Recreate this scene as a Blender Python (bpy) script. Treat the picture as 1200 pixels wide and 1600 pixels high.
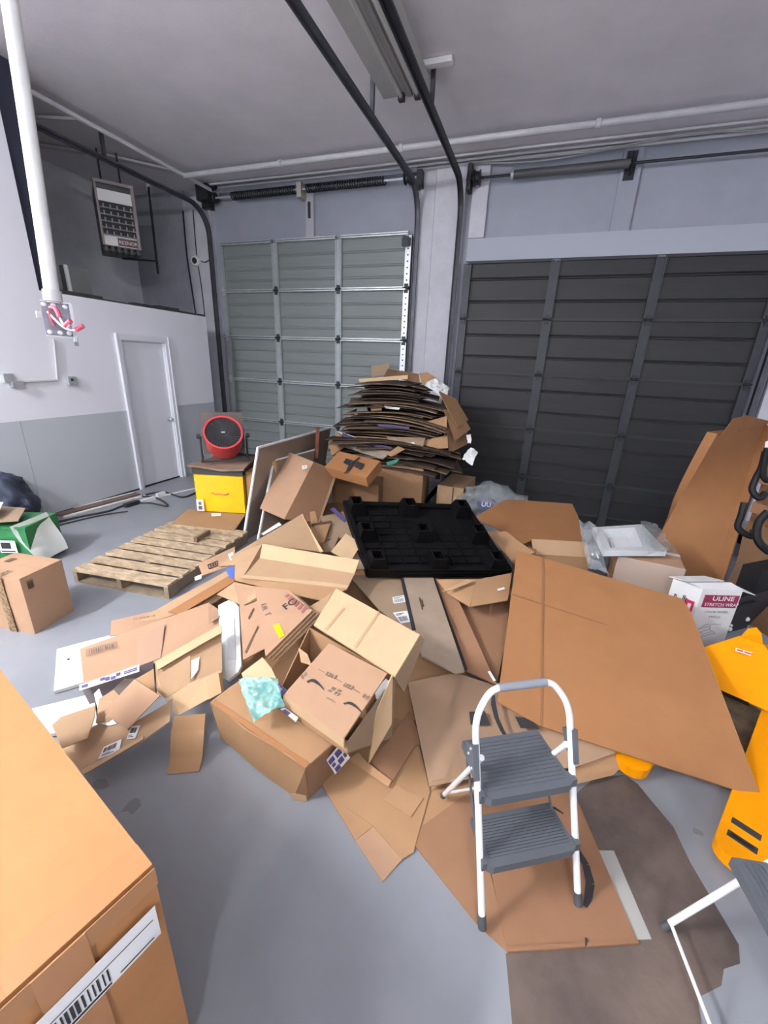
import bpy, math, random
from mathutils import Vector as V3, Matrix, noise
random.seed(7)
for o in list(bpy.data.objects): bpy.data.objects.remove(o)
scene = bpy.context.scene
col = scene.collection
# ---------------------------------------------------------------- camera
cam_d = bpy.data.cameras.new('camera'); cam = bpy.data.objects.new('camera', cam_d); col.objects.link(cam)
yaw, pitch, roll, F = math.radians(-18.917), math.radians(19.692), math.radians(2.3568), 645.9
fw = V3((math.sin(yaw)*math.cos(pitch), math.cos(yaw)*math.cos(pitch), -math.sin(pitch)))
r0 = V3((math.cos(yaw), -math.sin(yaw), 0)); u0 = r0.cross(fw)
rr = r0*math.cos(roll)+u0*math.sin(roll); uu = u0*math.cos(roll)-r0*math.sin(roll)
cam.matrix_world = Matrix(((rr.x,uu.x,-fw.x,0),(rr.y,uu.y,-fw.y,0),(rr.z,uu.z,-fw.z,1.9),(0,0,0,1)))
cam_d.sensor_fit = 'VERTICAL'; cam_d.sensor_height = 32.0; cam_d.lens = 32.0*F/1600; cam_d.clip_start = .02
scene.camera = cam
# ---------------------------------------------------------------- world, lights, exposure
w = bpy.data.worlds.new('world'); scene.world = w; w.use_nodes = True
w.node_tree.nodes['Background'].inputs[0].default_value = (.75,.8,.9,1); w.node_tree.nodes['Background'].inputs[1].default_value = .25
vs = scene.view_settings; vs.view_transform = 'Standard'; vs.look = 'None'; vs.gamma = 1; vs.exposure = 0.35; vs.use_curve_mapping = False
LAMPS = [(-4.1,-1.6,0,1.3,850),(.9,-2.6,0,1.3,310)]      # bare fluorescent tubes behind the photographer: x, y, length along x or y, strength
# ---------------------------------------------------------------- materials
MATS = {}
def mat(name, color, rough=.6, metal=0., noise_amt=.0, noise_scale=6., bump=0., bump_scale=80., spec=.5, alpha=1., trans=0., color2=None, coat=0., stretch=None, ramp=(.35,.65)):
    if name in MATS: return MATS[name]
    m = bpy.data.materials.new(name); m.use_nodes = True; nt = m.node_tree; b = nt.nodes['Principled BSDF']; MATS[name] = m
    b.inputs['Base Color'].default_value = (*color,1); b.inputs['Roughness'].default_value = rough; b.inputs['Metallic'].default_value = metal
    b.inputs['Specular IOR Level'].default_value = spec; b.inputs['Alpha'].default_value = alpha; b.inputs['Transmission Weight'].default_value = trans
    b.inputs['Coat Weight'].default_value = coat
    tc = nt.nodes.new('ShaderNodeNewGeometry')
    src = tc.outputs['Position']
    if stretch:
        mp = nt.nodes.new('ShaderNodeMapping'); mp.inputs['Scale'].default_value = stretch; nt.links.new(src, mp.inputs[0]); src = mp.outputs[0]
    if noise_amt or color2:
        n = nt.nodes.new('ShaderNodeTexNoise'); n.inputs['Scale'].default_value = noise_scale; n.inputs['Detail'].default_value = 6; n.inputs['Roughness'].default_value = .65
        nt.links.new(src, n.inputs['Vector'])
        rp = nt.nodes.new('ShaderNodeMapRange'); rp.inputs[1].default_value = ramp[0]; rp.inputs[2].default_value = ramp[1]; nt.links.new(n.outputs[0], rp.inputs[0])
        mx = nt.nodes.new('ShaderNodeMix'); mx.data_type = 'RGBA'
        c2 = color2 or tuple(max(0,c*(1-noise_amt)) for c in color)
        mx.inputs[6].default_value = (*color,1); mx.inputs[7].default_value = (*c2,1)
        nt.links.new(rp.outputs[0], mx.inputs[0]); nt.links.new(mx.outputs[2], b.inputs['Base Color'])
    if bump:
        n2 = nt.nodes.new('ShaderNodeTexNoise'); n2.inputs['Scale'].default_value = bump_scale; n2.inputs['Detail'].default_value = 4
        nt.links.new(src, n2.inputs['Vector'])
        bp = nt.nodes.new('ShaderNodeBump'); bp.inputs['Strength'].default_value = bump; bp.inputs['Distance'].default_value = .01
        nt.links.new(n2.outputs[0], bp.inputs['Height']); nt.links.new(bp.outputs[0], b.inputs['Normal'])
    return m
def cb(name, color, amt=.09): return mat(name, color, .75, noise_amt=amt, noise_scale=4, bump=.07, bump_scale=22, spec=.25)
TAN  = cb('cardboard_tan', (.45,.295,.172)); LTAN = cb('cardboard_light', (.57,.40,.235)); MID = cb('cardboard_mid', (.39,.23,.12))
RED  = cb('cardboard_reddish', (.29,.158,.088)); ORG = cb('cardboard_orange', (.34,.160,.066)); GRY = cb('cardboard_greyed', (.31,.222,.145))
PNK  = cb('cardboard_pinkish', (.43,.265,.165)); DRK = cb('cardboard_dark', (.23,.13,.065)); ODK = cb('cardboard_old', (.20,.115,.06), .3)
WHT  = mat('white_paint', (.74,.75,.80), .5, noise_amt=.05, noise_scale=3, bump=.03)
PAPER = mat('white_paper', (.80,.80,.80), .55); INK = mat('black_ink', (.025,.025,.028), .6); GINK = mat('grey_ink', (.16,.12,.10), .7)
BINK = mat('brown_ink', (.10,.055,.03), .7); PURP = mat('purple_print', (.075,.06,.19), .5); BLUE = mat('blue_print', (.09,.15,.62), .5)
FOAM = mat('white_foam', (.78,.80,.80), .6, noise_amt=.06, noise_scale=12)
STEEL = mat('galvanised_steel', (.62,.66,.67), .42, .55, noise_amt=.2, noise_scale=10)
DSTEEL = mat('dark_steel', (.035,.038,.046), .5, .4, noise_amt=.3, noise_scale=9)
# ---------------------------------------------------------------- mesh helpers
def mesh_obj(name, verts, faces, material, parent=None, smooth=False, auto=None):
    vs_ = [V3(v) for v in verts]
    if parent is not None: org = parent['_org'] if '_org' in parent else parent.location; org = V3(org)
    else:
        xs=[v.x for v in vs_]; ys=[v.y for v in vs_]; zs=[v.z for v in vs_]; org = V3(((min(xs)+max(xs))/2,(min(ys)+max(ys))/2,min(zs)))
    me = bpy.data.meshes.new(name); me.from_pydata([tuple(v-org) for v in vs_], [], [tuple(f) for f in faces]); me.update()
    if material is not None: me.materials.append(material)
    o = bpy.data.objects.new(name, me); col.objects.link(o)
    if smooth:
        for p in me.polygons: p.use_smooth = True
        if auto:
            try: me.set_sharp_from_angle(angle=math.radians(auto))
            except Exception: pass
    if parent is None: o.location = org
    else: o.parent = parent; o['_org'] = tuple(org)      # sub-parts share the root's frame
    if parent is None: o['_org'] = tuple(org)
    return o
def thing(name, label, cat, loc, group=None):
    o = bpy.data.objects.new(name, None); col.objects.link(o); o.location = loc; o.empty_display_size = .1
    o['_org'] = tuple(loc); tag(o, label, cat, group); return o
def tag(o, label, cat, group=None):
    o['label'] = label; o['category'] = cat
    if group: o['group'] = group
    return o
def struct(o): o['kind'] = 'structure'; return o
class MB:
    def __init__(s): s.v=[]; s.f=[]
    def add(s, vs_, fs): n=len(s.v); s.v+= [tuple(v) for v in vs_]; s.f += [tuple(i+n for i in f) for f in fs]; return s
    def box(s, x0,x1,y0,y1,z0,z1):
        return s.add([(x0,y0,z0),(x1,y0,z0),(x1,y1,z0),(x0,y1,z0),(x0,y0,z1),(x1,y0,z1),(x1,y1,z1),(x0,y1,z1)], BOXF)
    def obox(s, O,U,Vv,H):
        O,U,Vv,H=V3(O),V3(U),V3(Vv),V3(H); p=[O,O+U,O+U+Vv,O+Vv]; p+= [q+H for q in p]
        fs = BOXF if U.cross(Vv).dot(H)>0 else [tuple(reversed(f)) for f in BOXF]
        return s.add(p, fs)
    def prism(s, poly, ext):
        n=len(poly); p=[V3(q) for q in poly]; e=V3(ext); nn=V3((0,0,0))
        for i in range(n): nn += p[i].cross(p[(i+1)%n])
        if nn.dot(e)<0: p.reverse()
        return s.add(p+[q+e for q in p], [tuple(range(n-1,-1,-1)),tuple(range(n,2*n))]+[(i,(i+1)%n,(i+1)%n+n,i+n) for i in range(n)])
    def tube(s, path, r, n=8, closed=False):
        P=[V3(p) for p in path]; m=len(P); rs = r if isinstance(r,(list,tuple)) else [r]*m
        ref=None; base=len(s.v)
        for i,p in enumerate(P):
            if closed: t=(P[(i+1)%m]-P[i-1])
            else: t=(P[min(i+1,m-1)]-P[max(i-1,0)])
            t.normalize()
            if ref is None: ref=t.orthogonal().normalized()
            ref=(ref-t*ref.dot(t)).normalized(); b=t.cross(ref)
            for k in range(n):
                a=2*math.pi*k/n; s.v.append(tuple(p+(ref*math.cos(a)+b*math.sin(a))*rs[i]))
        for i in range(m if closed else m-1):
            for k in range(n):
                a=base+i*n+k; b_=base+i*n+(k+1)%n; c=base+((i+1)%m)*n+(k+1)%n; d=base+((i+1)%m)*n+k; s.f.append((a,b_,c,d))
        if not closed: s.f.append(tuple(base+k for k in range(n-1,-1,-1))); s.f.append(tuple(base+(m-1)*n+k for k in range(n)))
        return s
    def lathe(s, prof, O, axis, n=24):
        O=V3(O); ax=V3(axis).normalized(); e=ax.orthogonal().normalized(); g=ax.cross(e); base=len(s.v)
        for (r,h) in prof:
            for k in range(n):
                a=2*math.pi*k/n; s.v.append(tuple(O+ax*h+(e*math.cos(a)+g*math.sin(a))*r))
        for i in range(len(prof)-1):
            for k in range(n): s.f.append((base+i*n+k, base+i*n+(k+1)%n, base+(i+1)*n+(k+1)%n, base+(i+1)*n+k))
        return s
    def build(s, name, material, parent=None, smooth=False, auto=40): return mesh_obj(name, s.v, s.f, material, parent, smooth, auto)
BOXF=[(0,3,2,1),(4,5,6,7),(0,1,5,4),(1,2,6,5),(2,3,7,6),(3,0,4,7)]
def smooth_path(pts, k=6):
    P=[V3(p) for p in pts]; out=[]
    for i in range(len(P)-1):
        a=P[max(i-1,0)]; b=P[i]; c=P[i+1]; d=P[min(i+2,len(P)-1)]
        for j in range(k):
            t=j/k; out.append(.5*((2*b)+(c-a)*t+(2*a-5*b+4*c-d)*t*t+(3*b-a-3*c+d)*t**3))
    out.append(P[-1]); return out
def card(name, verts, faces, material, parent=None, thick=.006, warp=.006, n=5, seed=0, up=True):
    """a bent sheet of corrugated board: quads / triangles / n-gons given by their corners, with real thickness"""
    P=[V3(v) for v in verts]; key={}; vs_=[]; fs=[]
    cen=sum(P,V3((0,0,0)))/len(P)
    def vid(p):
        k=(round(p.x,4),round(p.y,4),round(p.z,4))
        if k not in key: key[k]=len(vs_); vs_.append(p.copy())
        return key[k]
    for f in faces:
        q=[P[i] for i in f]
        if len(q)==4:
            for i in range(n):
                for j in range(n):
                    def bl(s,t): return (q[0]*(1-s)+q[1]*s)*(1-t)+(q[3]*(1-s)+q[2]*s)*t
                    ids=[vid(bl(a/n,b/n)) for a,b in ((i,j),(i+1,j),(i+1,j+1),(i,j+1))]
                    if len(set(ids))==4: fs.append(tuple(ids))
        else: fs.append(tuple(vid(p) for p in q))
    nr=[V3((0,0,0)) for _ in vs_]
    for f in fs:
        nn=V3((0,0,0))
        for i in range(len(f)): nn += vs_[f[i]].cross(vs_[f[(i+1)%len(f)]])
        for i in f: nr[i]+=nn
    tot=sum(nr,V3((0,0,0)))
    flip = (tot.z<0) if up else (tot.dot(V3((0,0,1.9))-cen)<0)
    if flip: fs=[tuple(reversed(f)) for f in fs]; nr=[-a for a in nr]
    nr=[a.normalized() if a.length>1e-12 else V3((0,0,1)) for a in nr]
    if warp:
        off=V3((seed*3.17+cen.x*5,seed*1.3,cen.y*7)); vs_=[p+nr[i]*warp*noise.noise(p*3.2+off)*1.6 for i,p in enumerate(vs_)]
    m=len(vs_); allv=vs_+[p-nr[i]*thick for i,p in enumerate(vs_)]
    ed={}
    for f in fs:
        for i in range(len(f)): a,b=f[i],f[(i+1)%len(f)]; ed[(a,b)]=1
    F2=list(fs)+[tuple(i+m for i in reversed(f)) for f in fs]
    for (a,b) in ed:
        if (b,a) not in ed: F2.append((b,a,a+m,b+m))
    return mesh_obj(name, allv, F2, material, parent, True, 25)
def sheet(label, pts, material, name='cardboard_sheet', cat='cardboard', faces=None, group=None, **k):
    o=card(name, pts, faces or [tuple(range(len(pts)))], material, **k); tag(o, label, cat, group); return o
def nrm(q): 
    a=V3(q[1])-V3(q[0]); b=V3(q[-1])-V3(q[0]); n=a.cross(b).normalized()
    return n if n.dot(V3((0,0,1.9))-V3(q[0]))>0 else -n
def decal(name, q, material, parent, off=.004, th=.0012):
    """flat print or paper stuck on a surface: a very thin raised sheet"""
    n=nrm(q); pts=[V3(p)+n*off for p in q]; b=MB(); b.prism(pts, n*th); o=b.build(name, material, parent); return o
def crumple(name, label, cat, q, material, amp=.05, seed=0, n=24, fq=7., th=.002):
    """crumpled sheet of film: a fine grid folded by ridged noise, with a ragged outline"""
    n0=nrm(q); vs_=[]; fs=[]
    for i in range(n+1):
        for j in range(n+1):
            s,t=i/n,j/n; e=.06*noise.noise(V3((s*5+seed,t*5,seed))); p=onq(q,min(1,max(0,s+e)) if 0<i<n else s+e,t+e*.8)
            h=1-abs(noise.noise(p*fq+V3((seed,0,0))))*2.2; h+=.5*(1-2*abs(noise.noise(p*fq*2.7+V3((0,seed,0)))))
            vs_.append(p+n0*amp*(h*.5+.3)*(.35+.65*min(1,6*s*(1-s)+3*t*(1-t))))
    for i in range(n):
        for j in range(n): a=i*(n+1)+j; fs.append((a,a+n+1,a+n+2,a+1))
    m=len(vs_); vs2=vs_+[p-n0*th for p in vs_]; fs2=fs+[tuple(k+m for k in reversed(f)) for f in fs]
    o=mesh_obj(name,vs2,fs2,material,None,True,60); return tag(o,label,cat)
def lerp(a,b,t): return V3(a)*(1-t)+V3(b)*t
def onq(q,s,t): return lerp(lerp(q[0],q[1],s),lerp(q[3],q[2],s),t)
def subq(q,s0,s1,t0,t1): return [onq(q,s0,t0),onq(q,s1,t0),onq(q,s1,t1),onq(q,s0,t1)]
def bars(name, q, material, parent, spans, off=.0055, th=.0008):
    """several printed bars (a barcode, lines of small print) joined as one print"""
    n=nrm(q); b=MB()
    for (s0,s1,t0,t1) in spans: b.prism([p+n*off for p in subq(q,s0,s1,t0,t1)], n*th)
    return b.build(name, material, parent)
def barcode(k=14, s0=.1,s1=.9,t0=.2,t1=.7, seed=1):
    r=random.Random(seed); out=[]; x=s0; st=(s1-s0)/k
    for i in range(k):
        w_=st*r.uniform(.25,.75); out.append((x,x+w_,t0,t1)); x+=st
    return out
def ship_label(q, parent, seed=1, name='paper_label'):
    o=decal(name, q, PAPER, parent)
    bars('printed_barcode', q, INK, o, barcode(12,.1,.8,.45,.85,seed)+[(.1,.7,.15,.2),(.1,.5,.26,.31)]); return o
def text(name, s, O, U, N, height, material, parent, off=.004, depth=.0006, sx=1., bold=0.):
    """lettering lying on a surface: O = lower left, U = reading direction, N = surface normal"""
    c=bpy.data.curves.new('t','FONT'); c.body=s; c.size=1; c.offset=bold; t=bpy.data.objects.new('t',c); col.objects.link(t)
    bpy.context.view_layer.update(); me=bpy.data.meshes.new_from_object(t.evaluated_get(bpy.context.evaluated_depsgraph_get()))
    bpy.data.objects.remove(t); bpy.data.curves.remove(c)
    U=V3(U).normalized(); N=V3(N).normalized(); Y=N.cross(U)
    vs_=[V3(O)+U*(v.co.x*height*1.4*sx)+Y*(v.co.y*height*1.4)+N*off for v in me.vertices]; fs=[tuple(p.vertices) for p in me.polygons]
    bpy.data.meshes.remove(me); return mesh_obj(name, vs_, fs, material, parent)
def smile(name, q, material, parent, w=.16, off=.005, head=True):
    """curved arrow print laid out in the quad q"""
    n=nrm(q); b=MB(); k=14; up=[]; dn=[]
    for i in range(k+1):
        s=i/k; y=.72-1.5*(s-.5)**2*1.6; th=w*(1-abs(s-.42)*1.35); up.append(onq(q,s,y+th/2)); dn.append(onq(q,s,y-th/2))
    for i in range(k): b.prism([p+n*off for p in (up[i],up[i+1],dn[i+1],dn[i])], n*.0008)
    if head: b.prism([p+n*off for p in (onq(q,.94,.42),onq(q,1.06,.0),onq(q,1.04,.14),onq(q,.9,-.05),onq(q,.88,.08),onq(q,.99,.2))][:4], n*.0008)
    return b.build(name, material, parent)
def carton(name, label, O, U, Vv, H, material, cat='box', group=None, tape=None, seam='U', open_top=False, top_flaps=True):
    """closed carton: body, two top flaps with a seam, optional tape over it"""
    O,U,Vv,H=V3(O),V3(U),V3(Vv),V3(H)
    t=thing(name,label,cat,O+U/2+Vv/2,group); n=H.normalized()
    nx,ny,nz=8,8,8; b=MB()
    def grid(o,a,c,m=6):
        nn=a.cross(c).normalized(); base=len(b.v)
        for i in range(m+1):
            for j in range(m+1):
                s,t_=i/m,j/m; bow=.012*min(1,min(a.length,c.length)/.5)*(16*s*(1-s)*t_*(1-t_)*.6+ .5*noise.noise((o+a*s+c*t_)*4)*s*(1-s)*t_*(1-t_)*16)
                b.v.append(tuple(o+a*s+c*t_+nn*bow))
        for i in range(m):
            for j in range(m): p=base+i*(m+1)+j; b.f.append((p,p+m+1,p+m+2,p+1))
    sgn=U.cross(Vv).dot(H)>0
    A,B=(U,Vv) if sgn else (Vv,U)
    grid(O,B,A); grid(O,A,H); grid(O+A,B,H); grid(O+A+B,-A,H); grid(O+B,-B,H)
    if not open_top:
        b.add([O+H,O+H+A,O+H+A+B,O+H+B],[(0,1,2,3)])
    b.build('body', material, t, True, 30)
    if top_flaps and not open_top:
        L,S=(U,Vv) if seam=='U' else (Vv,U)
        for k in (0,1):
            o=O+H+S*(.0 if k==0 else .503); fb=MB(); fb.obox(o-n*.002, L, S*.497, n*.007); fb.build('top_flap', material, t)
        if tape:
            tb=MB(); w_=S.normalized()*.055; o=O+H+S*.5-w_/2+n*.006; tb.obox(o-L.normalized()*.004, L+L.normalized()*.008, w_, n*.001)
            ln=L.normalized()
            for e in (O+H+S*.5-w_/2-ln*.0035, O+H+S*.5-w_/2+L+ln*.0025): tb.obox(e+n*.006, -n*.10, w_, ln*.001)
            tb.build('tape', tape, t)
    return t
def quadbox(name,label,q,depth,material,**k):
    """carton whose visible face is the quad q (four corners, first three used) and that goes back by depth"""
    a,b,c=V3(q[0]),V3(q[1]),V3(q[3]); U=b-a; Vv=c-a; Vv=Vv-U.normalized()*Vv.dot(U.normalized())*k.pop('square',1.)
    n=nrm(q); return carton(name,label,a-n*depth,U,Vv,n*depth,material,**k)
TAPE = mat('clear_tape', (.42,.28,.16), .18, coat=.4)
# ================================================================ THE SETTING
XL, YB, HC = -5.355, 7.0, 4.62
FLOORM = mat('painted_concrete', (.275,.292,.318), .42, noise_amt=.22, noise_scale=1.3, bump=.04, bump_scale=30, ramp=(.3,.75))
CEILM = mat('ceiling_paint', (.86,.82,.86), .8, noise_amt=.08, noise_scale=2, bump=.10, bump_scale=60)
BACKM = mat('back_wall_paint', (.33,.35,.41), .6, noise_amt=.08, noise_scale=2)
PILM = mat('pillar_paint', (.60,.60,.65), .6, noise_amt=.12, noise_scale=5, bump=.25, bump_scale=14)
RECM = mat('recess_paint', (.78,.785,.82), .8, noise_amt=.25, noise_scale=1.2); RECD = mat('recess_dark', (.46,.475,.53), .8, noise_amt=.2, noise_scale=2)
SHADEM = mat('recess_shade', (.045,.05,.085), .6)
DIRT = mat('worn_brown_floor', (.15,.112,.092), .5, color2=(.085,.066,.058), noise_scale=3.5, bump=.08, bump_scale=40)
def two_tone():
    m=bpy.data.materials.new('two_tone_wall'); m.use_nodes=True; nt=m.node_tree; b=nt.nodes['Principled BSDF']; b.inputs['Roughness'].default_value=.5
    g=nt.nodes.new('ShaderNodeNewGeometry'); s=nt.nodes.new('ShaderNodeSeparateXYZ'); nt.links.new(g.outputs['Position'],s.inputs[0])
    c=nt.nodes.new('ShaderNodeMath'); c.operation='GREATER_THAN'; c.inputs[1].default_value=1.147; nt.links.new(s.outputs[2],c.inputs[0])
    n=nt.nodes.new('ShaderNodeTexNoise'); n.inputs['Scale'].default_value=1.6; n.inputs['Detail'].default_value=5; nt.links.new(g.outputs['Position'],n.inputs['Vector'])
    a=nt.nodes.new('ShaderNodeMix'); a.data_type='RGBA'; a.inputs[6].default_value=(.56,.595,.64,1); a.inputs[7].default_value=(.49,.52,.56,1); nt.links.new(n.outputs[0],a.inputs[0])
    x=nt.nodes.new('ShaderNodeMix'); x.data_type='RGBA'; x.inputs[7].default_value=(.86,.865,.93,1); nt.links.new(a.outputs[2],x.inputs[6]); nt.links.new(c.outputs[0],x.inputs[0]); nt.links.new(x.outputs[2],b.inputs['Base Color'])
    return m
TWO=two_tone()
# floor with a ramp dropping to the sill of the dark door
b=MB(); b.box(-8,5.6,-5.2,5.2,-.12,0); b.box(-8,-1.36,5.2,7.2,-.12,0); b.box(2.76,5.6,5.2,7.2,-.12,0)
b.add([(-1.36,5.2,0),(2.76,5.2,0),(2.76,7.2,-.56),(-1.36,7.2,-.56)],[(0,1,2,3)]); b.add([(-1.36,5.2,0),(-1.36,7.2,-.56),(-1.36,7.2,0)],[(0,1,2)]); b.add([(2.76,5.2,0),(2.76,7.2,-.56),(2.76,7.2,0)],[(0,2,1)])
floor=struct(b.build('floor', FLOORM))
st=[(0.1851,0.9479,-0),(0.3321,1.021,0),(0.4603,1.661,0),(0.5577,1.787,0),(0.7035,1.859,0),(0.7519,1.827,0),(0.8094,1.735,0),(0.8623,1.655,0),(0.8888,1.511,0),(0.9267,1.395,-0),(0.9683,1.269,0),(0.9506,1.209,0),(0.8924,1.173,0),(0.868,1.121,-0),(0.7831,1.059,0),(0.7749,0.9956,0),(0.7247,0.7808,-0),(0.2515,0.606,0)]
b=MB(); b.prism([(x,y,0.0) for x,y,z in st],(0,0,.0012)); b.build('worn_patch', DIRT, floor)
for (px,r_) in (((-1.429,0.8676,0),.05),((-1.655,0.8849,0),.05),((0.9594,1.669,0),.025),((-3.389,1.904,0),.012),((-3.533,2.067,0),.01)):   # small marks
    k=9; p=[(px[0]+math.cos(i*2*math.pi/k)*r_*random.uniform(.5,1.2),px[1]+math.sin(i*2*math.pi/k)*r_*random.uniform(.4,1),0) for i in range(k)]
    b=MB(); b.prism(p,(0,0,.001)); b.build('scuff', mat('scuff',(.19,.195,.205),.6), floor)
b=MB(); b.box(-8,5.6,-5.2,7.2,HC,HC+.1); struct(b.build('ceiling', CEILM))
b=MB(); b.box(-8,-5.69,YB+.02,YB+.2,0,HC); b.box(-5.69,-2.08,YB+.02,YB+.2,3.74,HC); b.box(-2.08,-1.28,YB+.02,YB+.2,-.6,HC); b.box(-1.28,2.64,YB+.02,YB+.2,3.32,HC); b.box(2.64,5.6,YB+.02,YB+.2,-.6,HC)
b.box(-5.8,2.75,YB+.2,YB+.24,-.6,HC)
struct(b.build('wall_back', BACKM))
b=MB(); b.box(5.5,5.6,-5.2,7.2,-.6,HC); struct(b.build('wall_right', WHT))
b=MB(); b.box(-8,5.6,-5.2,-5.1,0,HC); struct(b.build('wall_front', WHT))
# left partition: low white wall (with a doorway), full height nearer the camera, open storage recess above
y0,y1=4.44,5.17
b=MB(); b.box(XL-.12,XL,-5.2,3.54,0,HC); b.box(XL-.12,XL,3.54,y0,0,2.52); b.box(XL-.12,XL,y1,6.10,0,2.52); b.box(XL-.12,XL,y0,y1,2.07,2.52)
b.box(-6.0,XL-.12,6.02,6.10,0,2.52)
wl=struct(b.build('wall_left', TWO))
b=MB(); b.box(-7.7,-7.6,3.0,7.02,2.4,HC); struct(b.build('wall_recess_back', RECM))
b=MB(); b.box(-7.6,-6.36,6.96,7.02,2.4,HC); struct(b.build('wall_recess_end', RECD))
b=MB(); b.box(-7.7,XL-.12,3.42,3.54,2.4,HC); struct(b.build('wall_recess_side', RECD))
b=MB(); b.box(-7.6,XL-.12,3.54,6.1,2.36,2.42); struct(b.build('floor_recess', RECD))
b=MB(); b.box(XL-.30,XL-.12,3.55,3.80,2.42,HC); struct(b.build('trim_1', SHADEM))  # navy strip added for the shaded recess wall, shade put into its colour
b=MB()
for (ya,yb,h) in ((3.80,4.3,.045),(4.3,4.75,.02),(4.75,5.15,.04),(5.15,5.55,.055),(5.55,6.08,.03)): b.box(XL-.11,XL-.005,ya,yb,2.515,2.52+h)
struct(b.build('trim_2', mat('dark_ledge',(.06,.06,.065),.7,noise_amt=.4)))
# left pillar strip of the back wall and the boards on the pillar between the doors
def trim(n,x0,x1,ya,yb,z0,z1,m): b=MB(); b.box(x0,x1,ya,yb,z0,z1); return struct(b.build('trim_%d'%n,m))
trim(3,-6.36,-5.78,6.93,7.02,0,4.5,PILM); trim(4,-2.02,-1.80,6.95,7.02,-.5,4.56,PILM); trim(5,-1.79,-1.36,6.92,7.02,-.5,4.54,PILM)
trim(6,-1.27,-1.05,6.96,7.02,3.66,4.55,PILM); trim(7,-1.27,2.64,6.965,7.02,3.37,3.655,mat('band_paint',(.40,.43,.49),.6)); trim(8,.58,.81,6.97,7.02,3.655,4.56,BACKM)
trim(9,-3.93,-3.79,6.97,7.02,3.79,4.40,mat('band_paint2',(.47,.48,.52),.6)); trim(10,2.80,3.02,6.93,7.02,-.5,4.5,PILM); trim(11,3.06,3.30,6.93,7.02,-.5,4.5,PILM)
trim(12,-5.69,-2.08,6.90,7.02,4.50,4.60,BACKM)
# --- white inner door in the partition
DM=mat('door_white',(.80,.82,.88),.4)
dr=struct(mesh_obj('door_1',*(lambda m:(m.v,m.f))(MB().box(XL-.075,XL-.035,y0+.012,y1-.012,.02,2.06)),DM))
def part(par,name,m,*boxes,**k):
    b=MB()
    for q in boxes: b.box(*q)
    return b.build(name,m,par,**k)
part(dr,'casing',DM,(XL-.002,XL+.022,y0-.075,y0,0,2.145)); part(dr,'casing',DM,(XL-.002,XL+.022,y1,y1+.075,0,2.145)); part(dr,'casing_head',DM,(XL-.002,XL+.022,y0,y1,2.07,2.145))
part(dr,'casing_bead',DM,(XL+.02,XL+.034,y0-.075,y0-.05,0,2.15)); part(dr,'casing_bead',DM,(XL+.02,XL+.034,y1+.05,y1+.075,0,2.15))
part(dr,'jamb',DM,(XL-.12,XL,y0-.0,y0+.012,0,2.07),(XL-.12,XL,y1-.012,y1,0,2.07),(XL-.12,XL,y0,y1,2.06,2.075))
b=MB(); b.lathe([(0,0),(.032,0),(.032,.008),(.012,.012),(.012,.035),(.026,.045),(.03,.06),(.022,.075),(0,.078)],(XL-.035,y1-.07,.95),(1,0,0),16); b.build('door_knob',STEEL,dr,True)
part(dr,'threshold_gap',mat('gap',(.02,.02,.02),.9),(XL-.09,XL-.02,y0,y1,0,.02))
part(wl,'panel_seam',mat('seam',(.33,.35,.39),.7),(XL,XL+.0015,3.03,3.036,.02,1.147))
b=MB(); b.box(XL,XL+.006,-2,y0-.08,0,.02); b.build('base_shadow_strip',mat('gap',(.02,.02,.02),.9),wl)
# --- overhead doors, built section by section
GP=mat('door_panel_green_grey',(.225,.255,.25),.5,noise_amt=.12,noise_scale=4,stretch=(.4,1,6)); GM=mat('door_mullion',(.42,.46,.47),.45,.3,noise_amt=.15)
KP=mat('door_panel_charcoal',(.021,.022,.024),.55,noise_amt=.25,noise_scale=3,stretch=(.5,1,5)); KM=mat('door_mullion_charcoal',(.045,.05,.058),.5,.2,noise_amt=.2)
def ribbed(x0,x1,z0,z1,y,ribs,dep=.014,lip=False):
    prof=[(z0,0)]
    for r in ribs:
        z=z0+(z1-z0)*r; prof+=[(z-.010,0),(z-.004,.026),(z+.004,.026),(z+.034,0)] if lip else [(z-.022,0),(z-.006,dep),(z+.006,dep),(z+.022,0)]
    prof.append((z1,0)); b=MB(); n=len(prof)
    for x in (x0,x1):
        for (z,d) in prof: b.v.append((x,y-d,z))
    b.f=[(i,i+n,i+n+1,i+1) for i in range(n-1)]
    b.v+=[(x0,y+.03,z0),(x1,y+.03,z0),(x1,y+.03,z1),(x0,y+.03,z1)]; m=2*n
    b.f+=[(0,m,m+1,n),(n-1,2*n-1,m+2,m+3),(m,m+3,m+2,m+1)]+[tuple(range(n))+(m+3,m),tuple(range(2*n-1,n-1,-1))+(m+1,m+2)]
    return b
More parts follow.
